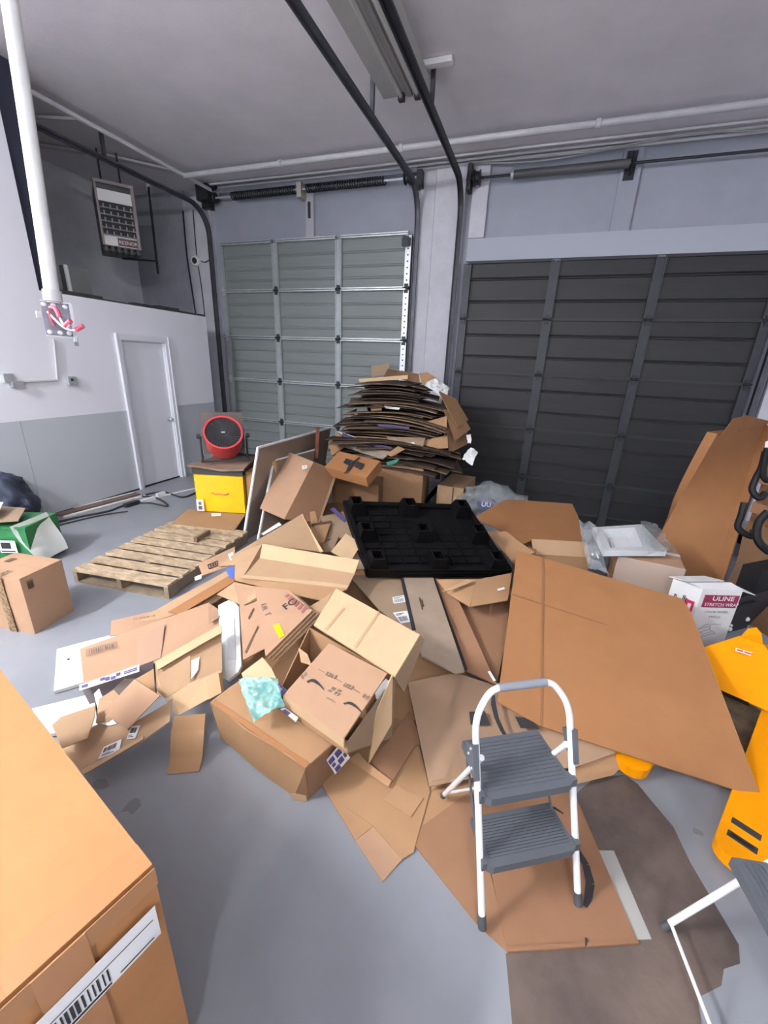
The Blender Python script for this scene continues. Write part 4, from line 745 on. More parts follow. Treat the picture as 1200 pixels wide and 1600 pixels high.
# --- big open carton with the curved-arrow print
t=thing('open_carton','open carton with arrow-printed lid and wide pale flaps near the centre of the heap','box',(-0.8478,1.784,0))
rim=[(-1.023,1.76,0.46),(-0.4541,1.595,0.44),(-0.5445,1.23,0.36),(-0.9631,1.326,0.36)]
R_=[V3(p) for p in rim]; base_=[p-V3((0,0,d_)) for p,d_ in zip(R_,(.40,.40,.06,.05))]
for i,nm in enumerate(('back_wall','right_wall','front_wall','left_wall')):
    j=(i+1)%4; card(nm,[R_[i],R_[j],base_[j],base_[i]],[(0,1,2,3)],MID if i!=1 else GRY,t,warp=.004,up=False)
card('carton_floor',base_,[(0,1,2,3)],DRK,t,warp=0)
lid=[(-0.9153,1.311,0.41),(-0.838,1.637,0.5),(-0.4813,1.551,0.49),(-0.5533,1.21,0.4)]
ld=card('lid',lid,[(0,1,2,3)],PNK,t,thick=.01,warp=0); lq=[lid[0],lid[3],lid[2],lid[1]]
card('lid_side',[lid[0],lid[3],V3(lid[3])-V3((0,0,.055)),V3(lid[0])-V3((0,0,.055))],[(0,1,2,3)],LTAN,t,warp=0,up=False)
smile('curved_arrow',[(-0.7367,1.383,0.4373),(-0.8326,1.401,0.4378),(-0.8591,1.43,0.4441),(-0.7645,1.423,0.4467)],INK,ld,w=.55,off=.003)
smile('curved_arrow',[(-0.5182,1.328,0.4331),(-0.6145,1.348,0.4338),(-0.6321,1.371,0.4393),(-0.5456,1.363,0.4412)],INK,ld,w=.55,off=.003)
def marks(q,sp,nm='printed_marks',m=GINK,par=ld,off=.003): return bars(nm,q,m,par,sp,off=off)
marks([(-0.719,1.387,0.4394),(-0.6607,1.377,0.4393),(-0.6514,1.406,0.4474),(-0.7057,1.415,0.4473)],[(0,.3,0,.35),(.05,.35,.5,.95),(.6,1,.4,.5),(.6,.7,.0,.5),(.9,1,0,.5),(.6,.9,.7,1)])
marks([(-0.77,1.46,0.4564),(-0.7102,1.451,0.4568),(-0.7072,1.473,0.4628),(-0.7658,1.48,0.4617)],[(0,.3,0,.15),(0,.08,0,1),(.3,.4,0,1),(.55,.9,0,.15),(.55,.62,0,1),(.85,.95,0,1),(.2,.8,.5,.6)])
marks([(-0.6597,1.43,0.4536),(-0.6089,1.42,0.4533),(-0.6051,1.442,0.4591),(-0.6549,1.449,0.4587)],[(0,.3,0,.15),(0,.08,0,1),(.3,.4,0,1),(.55,.9,0,.15),(.55,.62,0,1),(.85,.95,0,1),(.2,.8,.5,.6)])
marks([(-0.5487,1.401,0.4509),(-0.5211,1.395,0.4508),(-0.5168,1.416,0.4564),(-0.5445,1.421,0.4566)],[(0,1,0,.15),(0,.15,0,1),(.85,1,0,1),(.3,.7,.4,.6)])
marks([(-0.8175,1.477,0.4586),(-0.778,1.469,0.4584),(-0.7782,1.476,0.4603),(-0.8178,1.484,0.4605)],[(0,1,.2,.6)]); marks([(-0.7102,1.451,0.4568),(-0.6728,1.444,0.4566),(-0.6727,1.451,0.4585),(-0.7103,1.458,0.4587)],[(0,1,.2,.6)]); marks([(-0.6044,1.425,0.4548),(-0.5676,1.415,0.4538),(-0.5672,1.422,0.4556),(-0.6041,1.432,0.4566)],[(0,1,.2,.6)])
marks([(-0.8839,1.423,0.4412),(-0.8716,1.452,0.4494),(-0.8582,1.441,0.4471),(-0.8688,1.409,0.4382)],[(0,.4,0,1),(.55,.7,0,1),(.8,1,0,1)]); marks([(-0.7072,1.351,0.4304),(-0.657,1.342,0.4304),(-0.6583,1.352,0.4328),(-0.7086,1.361,0.4328)],[(0,1,.1,.3),(0,.8,.6,.8)])
fl=[(-0.9778,2.008,0.6),(-0.3867,1.785,0.58),(-0.4367,1.534,0.5),(-0.9779,1.726,0.52)]; bf=card('back_flap',fl,[(0,1,2,3)],LTAN,t,thick=.012,warp=.004)
b=MB()
for pl in ([(-0.6526,1.887,0.5893),(-0.6473,1.885,0.5892),(-0.6877,1.631,0.5144),(-0.6925,1.632,0.5144)],[(-0.8605,1.867,0.5687),(-0.8548,1.866,0.5686),(-0.8931,1.701,0.5193),(-0.8985,1.703,0.5193)]): b.prism([V3(p)+V3((0,0,.008)) for p in pl],(0,0,.0008))
b.build('crease_lines',mat('crease',(.40,.26,.13),.8),bf)
card('side_flap',[(-0.4507,1.547,0.5),(-0.4856,1.434,0.36),(-0.5067,1.403,0.05),(-0.426,1.49,0.25)],[(0,1,2,3)],LTAN,t,warp=.003,up=False)
card('outer_side',[(-0.3882,1.792,0.575),(-0.3651,1.806,0.54),(-0.4149,1.657,0.3),(-0.4385,1.541,0.49)],[(0,1,2,3)],GRY,t,warp=.004,up=False)
card('inner_tab',[(-0.9952,1.587,0.46),(-0.9386,1.582,0.44),(-0.8975,1.554,0.4),(-0.9622,1.554,0.4)],[(0,1,2,3)],TAN,t,warp=.006,up=False)
sheet('crumpled white plastic poking out of the open carton',[(-0.5248,1.497,0.42),(-0.4856,1.548,0.46),(-0.4655,1.538,0.46),(-0.4809,1.499,0.38),(-0.5096,1.487,0.38)],PAPER,name='plastic_scrap',cat='plastic',thick=.003,warp=.02)
# --- long sealed carton in front
t=thing('long_carton','long battered carton lying on the bare floor in front of the heap','box',(-0.9424,1.253,0))
T=[V3(p) for p in [(-1.278,1.235,0.3),(-0.706,1.146,0.23),(-0.6359,1.312,0.25),(-1.219,1.432,0.33)]]; B=[V3(p) for p in [(-1.28,1.273,0.03),(-0.7798,1.158,0),(-0.625,1.439,0),(-1.262,1.542,0.02)]]
card('long_side',[T[0],T[1],B[1],B[0]],[(0,1,2,3)],MID,t,warp=.015,up=False,n=8); card('end_side',[T[1],T[2],V3((-0.621,1.421,0.03)),V3((-0.7138,1.177,0)),B[1]],[(0,1,2,3),(0,3,4)],RED,t,warp=.006,up=False,n=8)
card('top_side',T,[(0,1,2,3)],MID,t,warp=.01,n=8); card('far_side',[T[2],T[3],B[3],B[2]],[(0,1,2,3)],MID,t,warp=.01,up=False); card('left_end',[T[3],T[0],B[0],B[3]],[(0,1,2,3)],TAN,t,warp=.01,up=False)
card('folded_edge',[T[0]+V3((0,0,.004)),T[1]+V3((0,0,.004)),T[1]+(T[2]-T[1])*.13+V3((0,0,.008)),T[0]+(T[3]-T[0])*.1+V3((0,0,.008))],[(0,1,2,3)],ORG,t,thick=.004,warp=.004)
card('crushed_corner',[(-0.7877,1.151,0.03),(-0.7274,1.179,0.04),(-0.7163,1.17,0),(-0.7778,1.149,0)],[(0,1,2,3)],TAN,t,warp=.02,up=False)
q=[(-0.671,1.27,0.17),(-0.6173,1.307,0.255),(-0.5845,1.345,0.14),(-0.6397,1.299,0.06)]; d=decal('printed_tape',q,PAPER,t,off=.012)
bars('tape_print',q,PURP,d,[(.05,.4,.1,.35),(.1,.3,.42,.6),(.5,.85,.08,.4),(.45,.75,.5,.8),(.82,.96,.5,.75),(.12,.42,.7,.95)],off=.016)
q=[(-1.181,1.352,0.42),(-1.116,1.441,0.47),(-1.043,1.41,0.45),(-0.9862,1.377,0.41),(-1.093,1.295,0.38)]; sheet('small pale flap propped on the long carton beside the teal film',q,LTAN,warp=.002)
TEAL=mat('teal_film',(.10,.42,.42),.1,alpha=.6,coat=.6,color2=(.42,.70,.64),noise_scale=16)
crumple('plastic_film','crumpled clear teal plastic film on the long carton','plastic',[(-1.166,1.322,0.41),(-0.9702,1.366,0.44),(-0.8818,1.278,0.38),(-0.9911,1.191,0.33)],TEAL,.05,3,n=28,fq=11)
q=[(-1.018,1.346,0.39),(-0.978,1.375,0.41),(-0.9218,1.359,0.4),(-0.9371,1.332,0.38)]; o=sheet('loose piece of purple-printed tape behind the teal film',q,PURP,name='tape_piece',cat='tape',thick=.002,warp=0); bars('tape_print',q,PAPER,o,[(.2,.8,.2,.35),(.3,.5,.4,.7),(.6,.7,.4,.7)],off=.003)
q=[(-0.9113,1.279,0.36),(-0.8903,1.285,0.37),(-0.8195,1.285,0.34),(-0.8223,1.266,0.33)]; o=sheet('strip of white and purple tape beside the teal film',q,PAPER,name='tape_piece',cat='tape',thick=.002,warp=0); bars('tape_print',q,PURP,o,[(.1,.9,.1,.5)],off=.003)
# --- flattened cartons on the floor in the centre
q=[(-0.6839,1.252,0.02),(-0.6373,1.22,0.012),(-0.3898,1.165,0.012),(-0.2354,1.09,0.012),(-0.1986,1.131,0.012),(-0.1959,1.406,0.02),(-0.4252,1.843,0.03),(-0.6053,1.904,0.03),(-0.6457,1.5,0.03)]
o=sheet('flattened carton on the floor between the long carton and the step stool',q,MID,faces=[(0,1,2,8),(2,5,7,8),(2,3,4,5),(5,6,7)],warp=.004,n=8)
q=[(-0.6373,1.22,0.012),(-0.389,1.163,0.016),(-0.4408,1.088,0.008)]; sheet('triangular flap at the floor edge of the flattened carton by the long carton',q,MID,warp=0)
q=[(-0.4408,1.088,0.008),(-0.389,1.163,0.016),(-0.2354,1.09,0.012),(-0.2829,0.9925,0.006)]; sheet('square pinkish flap reaching furthest onto the bare floor',q,PNK,warp=.003)
q=[(-0.3822,1.282,0.023),(-0.2468,1.257,0.021),(-0.2171,1.356,0.024),(-0.3524,1.37,0.027)]; sheet('small rectangular flap on the floor carton behind the stool leg',q,cb('cardboard_flap',(.41,.245,.13)),thick=.002,warp=.001)
q=[(-0.612,1.401,0.035),(-0.3806,1.339,0.035),(-0.3747,1.367,0.045),(-0.5095,1.401,0.06),(-0.5798,1.447,0.05)]; sheet('raised folded edge on the floor carton beside the hanging flap',q,MID,warp=.003)
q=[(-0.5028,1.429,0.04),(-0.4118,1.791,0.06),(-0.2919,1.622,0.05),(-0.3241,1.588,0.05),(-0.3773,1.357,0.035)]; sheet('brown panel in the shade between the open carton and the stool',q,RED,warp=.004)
sheet('brown panel on the floor between the taped carton and the reddish sheet',[(-0.3955,1.321,0.008),(-0.254,1.592,0.01),(0.0383,1.647,0.012),(0.0416,1.42,0.009),(-0.2251,1.167,0.006)],MID,warp=.002,thick=.004)
sheet('brown bottom sheet showing between the open carton and the long boards',[(-0.8059,2.327,0.05),(-0.3951,2.565,0.06),(-0.1282,2.192,0.05),(-0.2657,1.975,0.04),(-0.393,1.733,0.03),(-0.6065,1.744,0.03)],MID,warp=.004)
# --- the flattened carton with black tape behind the stool
q=[(-0.4587,1.89,0.16),(-0.2103,2.065,0.17),(0.0138,2.07,0.1516),(0.0017,1.527,0.0552),(-0.2,1.401,0.05)]
q2=[(0.0137,2.048,0.17),(0.4799,2.064,0.14),(0.6428,1.881,0.1),(0.449,1.73,0.09),(0.0017,1.531,0.05)]
o=sheet('large flattened carton with a painted arrow and black tape behind the step stool',list(q)+list(q2)[1:4],cb('cardboard_dusty',(.36,.235,.15)),faces=[(0,1,3,4),(1,2,3),(2,5,6,7),(2,7,3)],warp=0)
pb_=[q[2],q2[1],q2[3]]
sheet('front folded edge of the arrow-painted carton behind the stool',[(-0.2041,1.415,0.06),(-0.0015,1.546,0.06),(0.0017,1.544,0.035),(-0.2008,1.409,0.035)],TAN,warp=0,thick=.004)
decal('black_tape',[(-0.0895,1.826,0.135),(-0.0114,1.857,0.14),(0.0287,1.798,0.115),(-0.0708,1.763,0.115)],INK,o,off=.006)
decal('black_tape',[(0.1444,1.865,0.152),(0.2222,1.883,0.152),(0.2694,1.843,0.14),(0.1779,1.811,0.14)],INK,o,off=.008)
def brush(name,pix,wid,par,z=None):
    b=MB(); P_=[V3(p) for p in pix]
    for i in range(len(P_)-1):
        a_,c_=P_[i],P_[i+1]; d=(c_-a_); n=V3((-d.y,d.x,0)).normalized(); w0,w1=wid[i],wid[i+1]; b.prism([a_-n*w0,c_-n*w1,c_+n*w1,a_+n*w0],(0,0,.0008))
    return b.build(name,INK,par)
brush('painted_arrow',[(0.0214,1.932,0.2),(0.0282,1.88,0.187),(0.0542,1.806,0.17),(0.0902,1.748,0.155),(0.1398,1.697,0.14),(0.1743,1.695,0.135)],[.008,.014,.012,.011,.009,.003],o)
q=[(0.3308,1.646,0.05),(0.4597,1.748,0.07),(0.642,1.895,0.085),(0.7225,1.915,0.05),(0.6349,1.807,0.03),(0.4626,1.69,0.03)]; sheet('brown flap on the floor between the stool and the pallet jack fork',q,MID,warp=.002)
# --- sheets under the stool
q=[(-0.2385,1.182,0.012),(-0.0169,1.473,0.02),(0.1969,0.9514,0.006),(0.0874,0.9873,0.006)]; sheet('reddish brown sheet under the left legs of the step stool',q,RED,warp=.003)
o=sheet('brown sheet with a thick black painted arrow under the step stool',[(-0.0012,1.486,0.0242),(0.4297,1.696,0.0239),(0.6264,1.138,0.008),(0.1903,0.9493,0.0088)],cb('cardboard_brown',(.27,.142,.078)),warp=0,thick=.006)
def on(l): return [V3(p)+V3((0,0,.003)) for p in l]
brush('painted_arrow',on([(0.3387,1.515,0.0207),(0.3592,1.464,0.0192),(0.3951,1.439,0.0181),(0.4379,1.387,0.0163),(0.4706,1.335,0.0147),(0.4816,1.274,0.013),(0.4699,1.221,0.0119),(0.4556,1.184,0.0112)]),[.006,.008,.009,.011,.014,.016,.014,.007],o)
brush('painted_arrow',on([(0.3305,1.518,0.0208),(0.3555,1.531,0.0208),(0.3932,1.518,0.0201)]),[.006,.006,.003],o)
decal('edge_fold',[(0.1872,0.9622,0.0092),(0.6242,1.148,0.0082),(0.6264,1.138,0.008),(0.1903,0.9493,0.0088)],cb('cardboard_brown',(.27,.142,.078)),o,off=.002,th=.003)
b=MB(); b.prism([V3(p)+V3((0,0,.006)) for p in [(0.4474,1.086,0.0089),(0.4535,1.085,0.0088),(0.4494,1.062,0.0083),(0.4452,1.06,0.0083)]],(0,0,.001)); b.build('slit',INK,o)
q=[(0.5276,1.422,0.003),(0.592,1.447,0.003),(0.6747,1.173,0.003),(0.6241,1.152,0.003)]; sheet('pale grey strip of card on the stained floor beside the stool sheet',q,mat('grey_card',(.36,.355,.33),.7),thick=.003,warp=0)
# --- boards under the black plastic pallet
q=[(-1.176,2.645,0.3),(-0.7633,2.759,0.3),(-0.4385,2.166,0.22),(-0.7597,2.309,0.26)]
o=sheet('greyed flattened carton with two barcode labels under the black plastic pallet',[(-1.202,2.69,0.3061),(-0.7948,2.792,0.3048),(-0.4281,2.158,0.2188),(-0.8415,2.402,0.2607)],GRY,warp=0)
ship_label([(-0.7812,2.549,0.276),(-0.6977,2.615,0.281),(-0.6648,2.541,0.2713),(-0.749,2.484,0.2673)],o,7); ship_label([(-0.7221,2.391,0.2556),(-0.6359,2.447,0.2594),(-0.5745,2.352,0.2462),(-0.638,2.306,0.2429)],o,8)
o=sheet('long greyish board with dark fluted edges below the black plastic pallet',[(-0.7771,2.797,0.3343),(-0.5621,2.892,0.3343),(-0.156,2.017,0.24),(-0.202,1.983,0.2387),(-0.4196,2.037,0.2522),(-0.5277,2.229,0.2736)],mat('board_greige',(.34,.26,.19),.75,noise_amt=.15),warp=0,thick=.012)
bars('faint_print',[(-0.5922,2.567,0.3064),(-0.566,2.595,0.3079),(-0.5131,2.468,0.2944),(-0.5343,2.444,0.293)],BINK,o,[(.2,.5,0,1),(.6,.9,.2,.8)],off=.003)
decal('fluted_edge',[(-0.8003,2.787,0.3343),(-0.7771,2.797,0.3343),(-0.5122,2.236,0.2735),(-0.5354,2.226,0.2736)],INK,o,off=-.004,th=.006)
o=sheet('narrow reddish board right of the long greyish board',[(-0.5723,2.945,0.3058),(-0.3965,2.84,0.3135),(0.0304,2.038,0.189),(-0.1553,2.106,0.1696)],RED,warp=0,thick=.012)
decal('paper_label',[(-0.0296,2.112,0.1964),(-0.0158,2.118,0.2008),(0.0244,2.058,0.1931),(0.0109,2.052,0.1889)],PAPER,o,off=.003)
decal('fluted_edge',[(-0.5879,2.945,0.3026),(-0.562,2.945,0.3079),(-0.1458,2.116,0.1742),(-0.159,2.105,0.1688)],INK,o,off=-.004,th=.006)
q=[(-0.4003,2.886,0.26),(0.0369,2.891,0.26),(0.0477,2.467,0.2),(0.0336,2.097,0.15)]; sheet('dark brown sheet beneath the reddish board',q,RED,warp=.004)
q=[(-0.2113,2.521,0.36),(0.0219,2.71,0.36),(0.025,3.035,0.42),(-0.2153,2.82,0.42)]; o=sheet('brown box flap with torn label right under the black plastic pallet',q,MID,warp=.004)
decal('torn_label',[(-0.0623,2.752,0.4),(-0.0169,2.801,0.4),(-0.0104,2.784,0.395),(-0.0557,2.735,0.395)],PAPER,o,off=.01)
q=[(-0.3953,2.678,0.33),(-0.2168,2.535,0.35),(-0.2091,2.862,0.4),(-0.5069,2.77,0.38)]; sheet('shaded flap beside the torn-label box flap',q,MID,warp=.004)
q=[(-0.4325,2.609,0.38),(-0.2819,2.79,0.42),(-0.2333,2.78,0.42),(-0.3706,2.646,0.385)]; sheet('thin pale edge of card below the black plastic pallet',q,TAN,warp=0)
# ================================================================ OBJECTS: stack and boxes at the back
zb=V3((0,0,1))
# large box carrying the stack
p=V3((-1.266,5.243,-0)); q=V3((-2.091,5.14,-0)); U=p-q; n_=V3((-U.y,U.x,0)).normalized(); bh=0.606
bk=carton('cardboard_carton','large brown carton carrying the tall stack of flattened cartons',q,U,n_*.85,zb*bh,MID,top_flaps=False)
card('open_flap',[q+U*.45+zb*bh,q+U*.98+zb*bh,q+U*1.12+n_*.30+zb*(bh+.10),q+U*.52+n_*.30+zb*(bh+.12)],[(0,1,2,3)],GRY,bk,warp=.004,up=False)
b=MB(); b.obox(q+U*.30-n_*.016,U*.012,-n_*.001,zb*bh); b.build('tape_edge',TAPE,bk)
# the stack
SM=[cb('stack_a',(.15,.10,.065),.35),cb('stack_b',(.095,.065,.045),.35),cb('stack_c',(.20,.14,.095),.3),cb('stack_d',(.065,.046,.034),.4)]  # board tones darkened, shade between the stacked sheets put into the colour
sc=q+U*.45+n_*.38; sc.z=bh+.01
su=V3((U.x,U.y,0)).normalized(); sv=n_
r_=random.Random(21); z=sc.z; N=44; ztop=1.70; rows=[]
for i in range(N):
    f=i/(N-1); z=sc.z+(ztop-sc.z)*f+.0
    half=(.92-.22*f)*r_.uniform(.62,1.02) if f<.8 else (.62-.1*(f-.8)*5)*r_.uniform(.6,1)
    hv=r_.uniform(.30,.46); ox=r_.uniform(-.12,.16)+.02-.06*f; oy=r_.uniform(-.10,.06); an=r_.uniform(-.22,.22); kk=.06+.10*f
    cu=su*math.cos(an)+sv*math.sin(an); cv=sv*math.cos(an)-su*math.sin(an); c=V3((sc.x,sc.y,0))+su*ox+sv*oy
    nx=8; th=r_.uniform(.007,.017); b=MB(); sk=r_.uniform(-.12,.12)
    for lay in (0,1):
        for a in range(nx+1):
            s=-1+2*a/nx
            for e in (-1,1):
                p_=c+cu*(s*half+e*sk*.5)+cv*(e*hv); lx=(p_-V3((sc.x,sc.y,0))).dot(su); ly=(p_-V3((sc.x,sc.y,0))).dot(sv); b.v.append(tuple(V3((p_.x,p_.y,0))+zb*(z-kk*lx*lx*(1.5 if lx>0 else .7)-.10*ly*ly-lay*th)))
    k=(nx+1)*2
    for a in range(nx):
        i0=a*2; b.f+=[(i0,i0+2,i0+3,i0+1),(k+i0,k+i0+1,k+i0+3,k+i0+2),(i0,k+i0,k+i0+2,i0+2),(i0+1,i0+3,k+i0+3,k+i0+1)]
    b.f+=[(0,1,k+1,k),(2*nx,k+2*nx,k+2*nx+1,2*nx+1)]
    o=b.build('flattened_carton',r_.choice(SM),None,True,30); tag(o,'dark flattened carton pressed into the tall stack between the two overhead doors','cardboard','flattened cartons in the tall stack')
def stk(label,pts,m,**k): return sheet(label,pts,m,**k)


stk('small upright brown flap sticking out of the top of the tall stack',[(-2.274,5.81,1.864),(-2.006,5.81,1.917),(-1.984,5.79,1.782),(-2.24,5.76,1.71)],GRY,warp=.002,up=False)
stk('long pale edge of a flattened carton near the top of the tall stack',[(-2.298,5.41,1.696),(-1.607,5.41,1.777),(-1.601,5.4,1.73),(-2.27,5.39,1.657)],LTAN,warp=.003,up=False)
stk('dark flattened carton drooping over the right of the stack top',[(-1.97,5.66,1.841),(-1.477,5.46,1.798),(-1.431,5.38,1.691),(-1.95,5.46,1.745)],ODK,warp=.004,up=False)
stk('brown carton corner lying at the right of the stack top',[(-1.469,5.46,1.806),(-1.371,5.51,1.818),(-1.188,5.56,1.715),(-1.402,5.41,1.66)],MID,warp=.006,up=False)
crumple('plastic_bag','crumpled white plastic bag at the upper right of the tall stack','bag',[(-1.398,5.46,1.651),(-1.236,5.54,1.729),(-1.066,5.54,1.618),(-1.1,5.4,1.488)],mat('white_film',(.66,.68,.68),.3,coat=.3),.08,4,fq=8)
def droop(lb,pts,m): return sheet(lb,pts,m,warp=.015,up=False,thick=.02)
droop('brown carton sliding down the upper right side of the tall stack',[(-1.167,5.36,1.597),(-0.9755,5.51,1.521),(-0.7829,5.51,1.26),(-0.8726,5.31,1.178)],DRK)  # darker board down this side of the stack, its shade put into the colour
droop('dark carton sliding down the middle right side of the tall stack',[(-1.072,5.31,1.386),(-0.9198,5.46,1.384),(-0.731,5.46,1.156),(-0.8955,5.26,1.005)],DRK)
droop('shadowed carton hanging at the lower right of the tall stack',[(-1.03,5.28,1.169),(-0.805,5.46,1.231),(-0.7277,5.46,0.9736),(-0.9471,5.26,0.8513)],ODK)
droop('brown folded flap on the right face of the tall stack',[(-1.312,5.22,1.217),(-1.023,5.26,1.315),(-0.9956,5.22,1.107),(-1.277,5.2,1.157)],MID)
droop('pale thin edge on the right face of the tall stack',[(-1.282,5.2,1.221),(-1.014,5.21,1.155),(-1.001,5.2,1.125),(-1.277,5.19,1.191)],TAN)
droop('ribbed brown flap at the base of the stack above the large carton',[(-1.268,5.21,0.9934),(-0.989,5.24,1.08),(-0.9586,5.2,0.9267),(-1.281,5.16,0.8841)],MID)
o=droop('flat brown flap with a white scrap at the base of the stack',[(-1.782,5.18,0.9912),(-1.254,5.18,1.024),(-1.26,5.1,0.9293),(-1.716,5.1,0.9338)],GRY); decal('white_scrap',[(-1.473,5.13,0.9445),(-1.389,5.13,0.9692),(-1.359,5.12,0.9408),(-1.443,5.12,0.9159)],PAPER,o,off=.02)
o=droop('grey printed carton with a purple logo hanging at the front of the stack',[(-2.477,5.11,0.8319),(-2.318,5.16,0.9009),(-1.669,5.08,0.8243),(-1.761,5,0.7362)],mat('printed_grey',(.34,.28,.22),.7,noise_amt=.2))
decal('purple_logo',[(-2.252,5.12,0.8785),(-2.201,5.13,0.8993),(-2.15,5.12,0.8886),(-2.191,5.11,0.8601)],mat('purple_dull',(.05,.042,.105),.5),o,off=.02); bars('printed_rows',[(-2.419,5.11,0.8464),(-2.178,5.08,0.8318),(-2.173,5.07,0.7993),(-2.395,5.1,0.8153)],GINK,o,[(0,.8,0,.25),(0,.9,.5,.75)],off=.02)
droop('folded brown corner of the grey printed carton',[(-1.713,4.98,0.8041),(-1.573,5.04,0.916),(-1.477,5.04,0.8845),(-1.627,4.96,0.7921)],MID)
droop('purple and white printed strip under the tall stack',[(-2.424,5.16,0.9957),(-1.967,5.1,0.9095),(-1.672,5.08,0.8912),(-1.682,5.06,0.8601),(-2.15,5.1,0.8916),(-2.395,5.14,0.9489)],mat('purple_dull',(.05,.042,.105),.5))
droop('white shiny strip at the left foot of the tall stack',[(-2.492,5.18,1.004),(-2.367,5.16,0.9922),(-2.044,5.11,0.926),(-2.054,5.09,0.894),(-2.357,5.14,0.9351)],PAPER)
droop('brown carton side at the left foot of the stack beside the reddish post',[(-2.639,5.16,0.8525),(-2.53,5.26,0.9729),(-2.296,5.11,0.8933),(-2.506,5.01,0.6962)],MID)
droop('flat brown flap above the purple strip on the stack front',[(-2.215,5.16,0.9627),(-1.764,5.18,0.9845),(-1.777,5.12,0.9417),(-2.067,5.12,0.9223)],MID)
for lb,pp in (('small white box edge in the left middle of the stack',[(-2.204,5.14,1.353),(-2.076,5.18,1.391),(-2.039,5.14,1.307),(-2.18,5.11,1.283)]),('white printed edge in the middle of the stack front',[(-1.792,5.06,1.403),(-1.586,5.08,1.392),(-1.595,5.06,1.369),(-1.767,5.04,1.383)]),('tiny white tip at the left of the stack',[(-2.213,5.08,1.292),(-2.159,5.08,1.312),(-2.159,5.06,1.265),(-2.195,5.06,1.262)])): sheet(lb,pp,PAPER,name='paper_scrap',cat='paper',warp=0,up=False,thick=.01)
droop('purple printed edge low in the stack front',[(-1.866,5,1.18),(-1.424,5,1.177),(-1.433,4.98,1.147),(-1.823,4.98,1.154)],mat('purple_dull',(.05,.042,.105),.5))
droop('brown bundle edge in the left middle of the stack',[(-1.999,5.1,1.386),(-1.832,5.12,1.412),(-1.832,5.08,1.343),(-1.964,5.06,1.327)],MID)
sheet('green glossy wrapper poking out between the stack and the large carton',[(-1.685,4.91,0.7205),(-1.523,4.96,0.7785),(-1.542,4.92,0.7347),(-1.64,4.86,0.6861)],mat('green_film',(.05,.22,.16),.2,coat=.5),name='plastic_wrapper',cat='plastic',thick=.01,warp=.02,up=False)
p=V3((-2.286,4.583,0)); q9=V3((-1.697,4.708,0)); U9=q9-p; n9=V3((-U9.y,U9.x,0)).normalized()
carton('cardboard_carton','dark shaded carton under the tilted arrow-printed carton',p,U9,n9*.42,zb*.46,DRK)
# tilted arrow-printed carton
qa=[V3(p) for p in [(-2.199,4.279,0.72),(-2.2,4.61,0.86),(-1.595,4.442,0.84),(-1.562,3.848,0.62)]]
t=quadbox('cardboard_carton','tilted carton with a black curved arrow and black tape squares before the tall stack',[qa[1],qa[2],qa[3],qa[0]],.12,ORG,top_flaps=False,square=.5)
QF=[qa[0],qa[3],qa[2],qa[1]]
decal('black_tape',subq(QF,.28,.46,.5,.72),INK,t,off=.014); decal('black_tape',subq(QF,.56,.72,.52,.74),INK,t,off=.014)
n=nrm(QF); b=MB(); pts=[onq(QF,s,t_) for s,t_ in ((.56,.92),(.50,.72),(.47,.5),(.48,.3),(.46,.16))]
for i in range(4):
    a_,c_=pts[i],pts[i+1]; d=(c_-a_); w_=n.cross(d).normalized()*(.012+.008*(i in (1,2))); b.prism([a_-w_+n*.016,c_-w_+n*.016,c_+w_+n*.016,a_+w_+n*.016],n*.001)
b.build('curved_arrow',INK,t)
# tilted carton beside the panels
qa=[V3(p) for p in [(-2.67,3.59,0.36),(-2.922,4.504,0.82),(-2.312,4.162,0.8),(-2.281,3.462,0.34)]]
t=thing('cardboard_carton','tilted open brown carton with a small white sticker leaning on the panels','box',tuple(qa[3]))
rt_=[V3(p) for p in [(-2.312,4.162,0.8),(-2.164,4.429,0.66),(-2.046,3.757,0.24),(-2.281,3.462,0.34)]]
card('front_side',[qa[0],qa[1],qa[2],qa[3]],[(0,1,2,3)],PNK,t,warp=.004,up=False,thick=.01); card('right_side',rt_,[(0,1,2,3)],RED,t,warp=.004,up=False,thick=.01)  # right side in a darker board tone, shade put into its colour
bk_=(rt_[1]-rt_[0]); card('back_side',[qa[1]+bk_,qa[2]+bk_,qa[3]+bk_,qa[0]+bk_],[(0,1,2,3)],MID,t,warp=0,up=False); card('top_side',[qa[1],qa[2],qa[2]+bk_,qa[1]+bk_],[(0,1,2,3)],MID,t,warp=0)
card('outer_rim',[rt_[1],rt_[1]+(rt_[1]-rt_[0])*.14+V3((0,0,.01)),rt_[2]+(rt_[2]-rt_[3])*.06,rt_[2]],[(0,1,2,3)],TAN,t,warp=.002,up=False)
s_=[(-2.39,4.034,0.765),(-2.334,4.053,0.775),(-2.31,4.01,0.75),(-2.345,3.969,0.74)]; d=decal('white_sticker',s_,PAPER,t,off=.012); bars('sticker_mark',s_,STEEL,d,[(.3,.7,.3,.7)],off=.016)
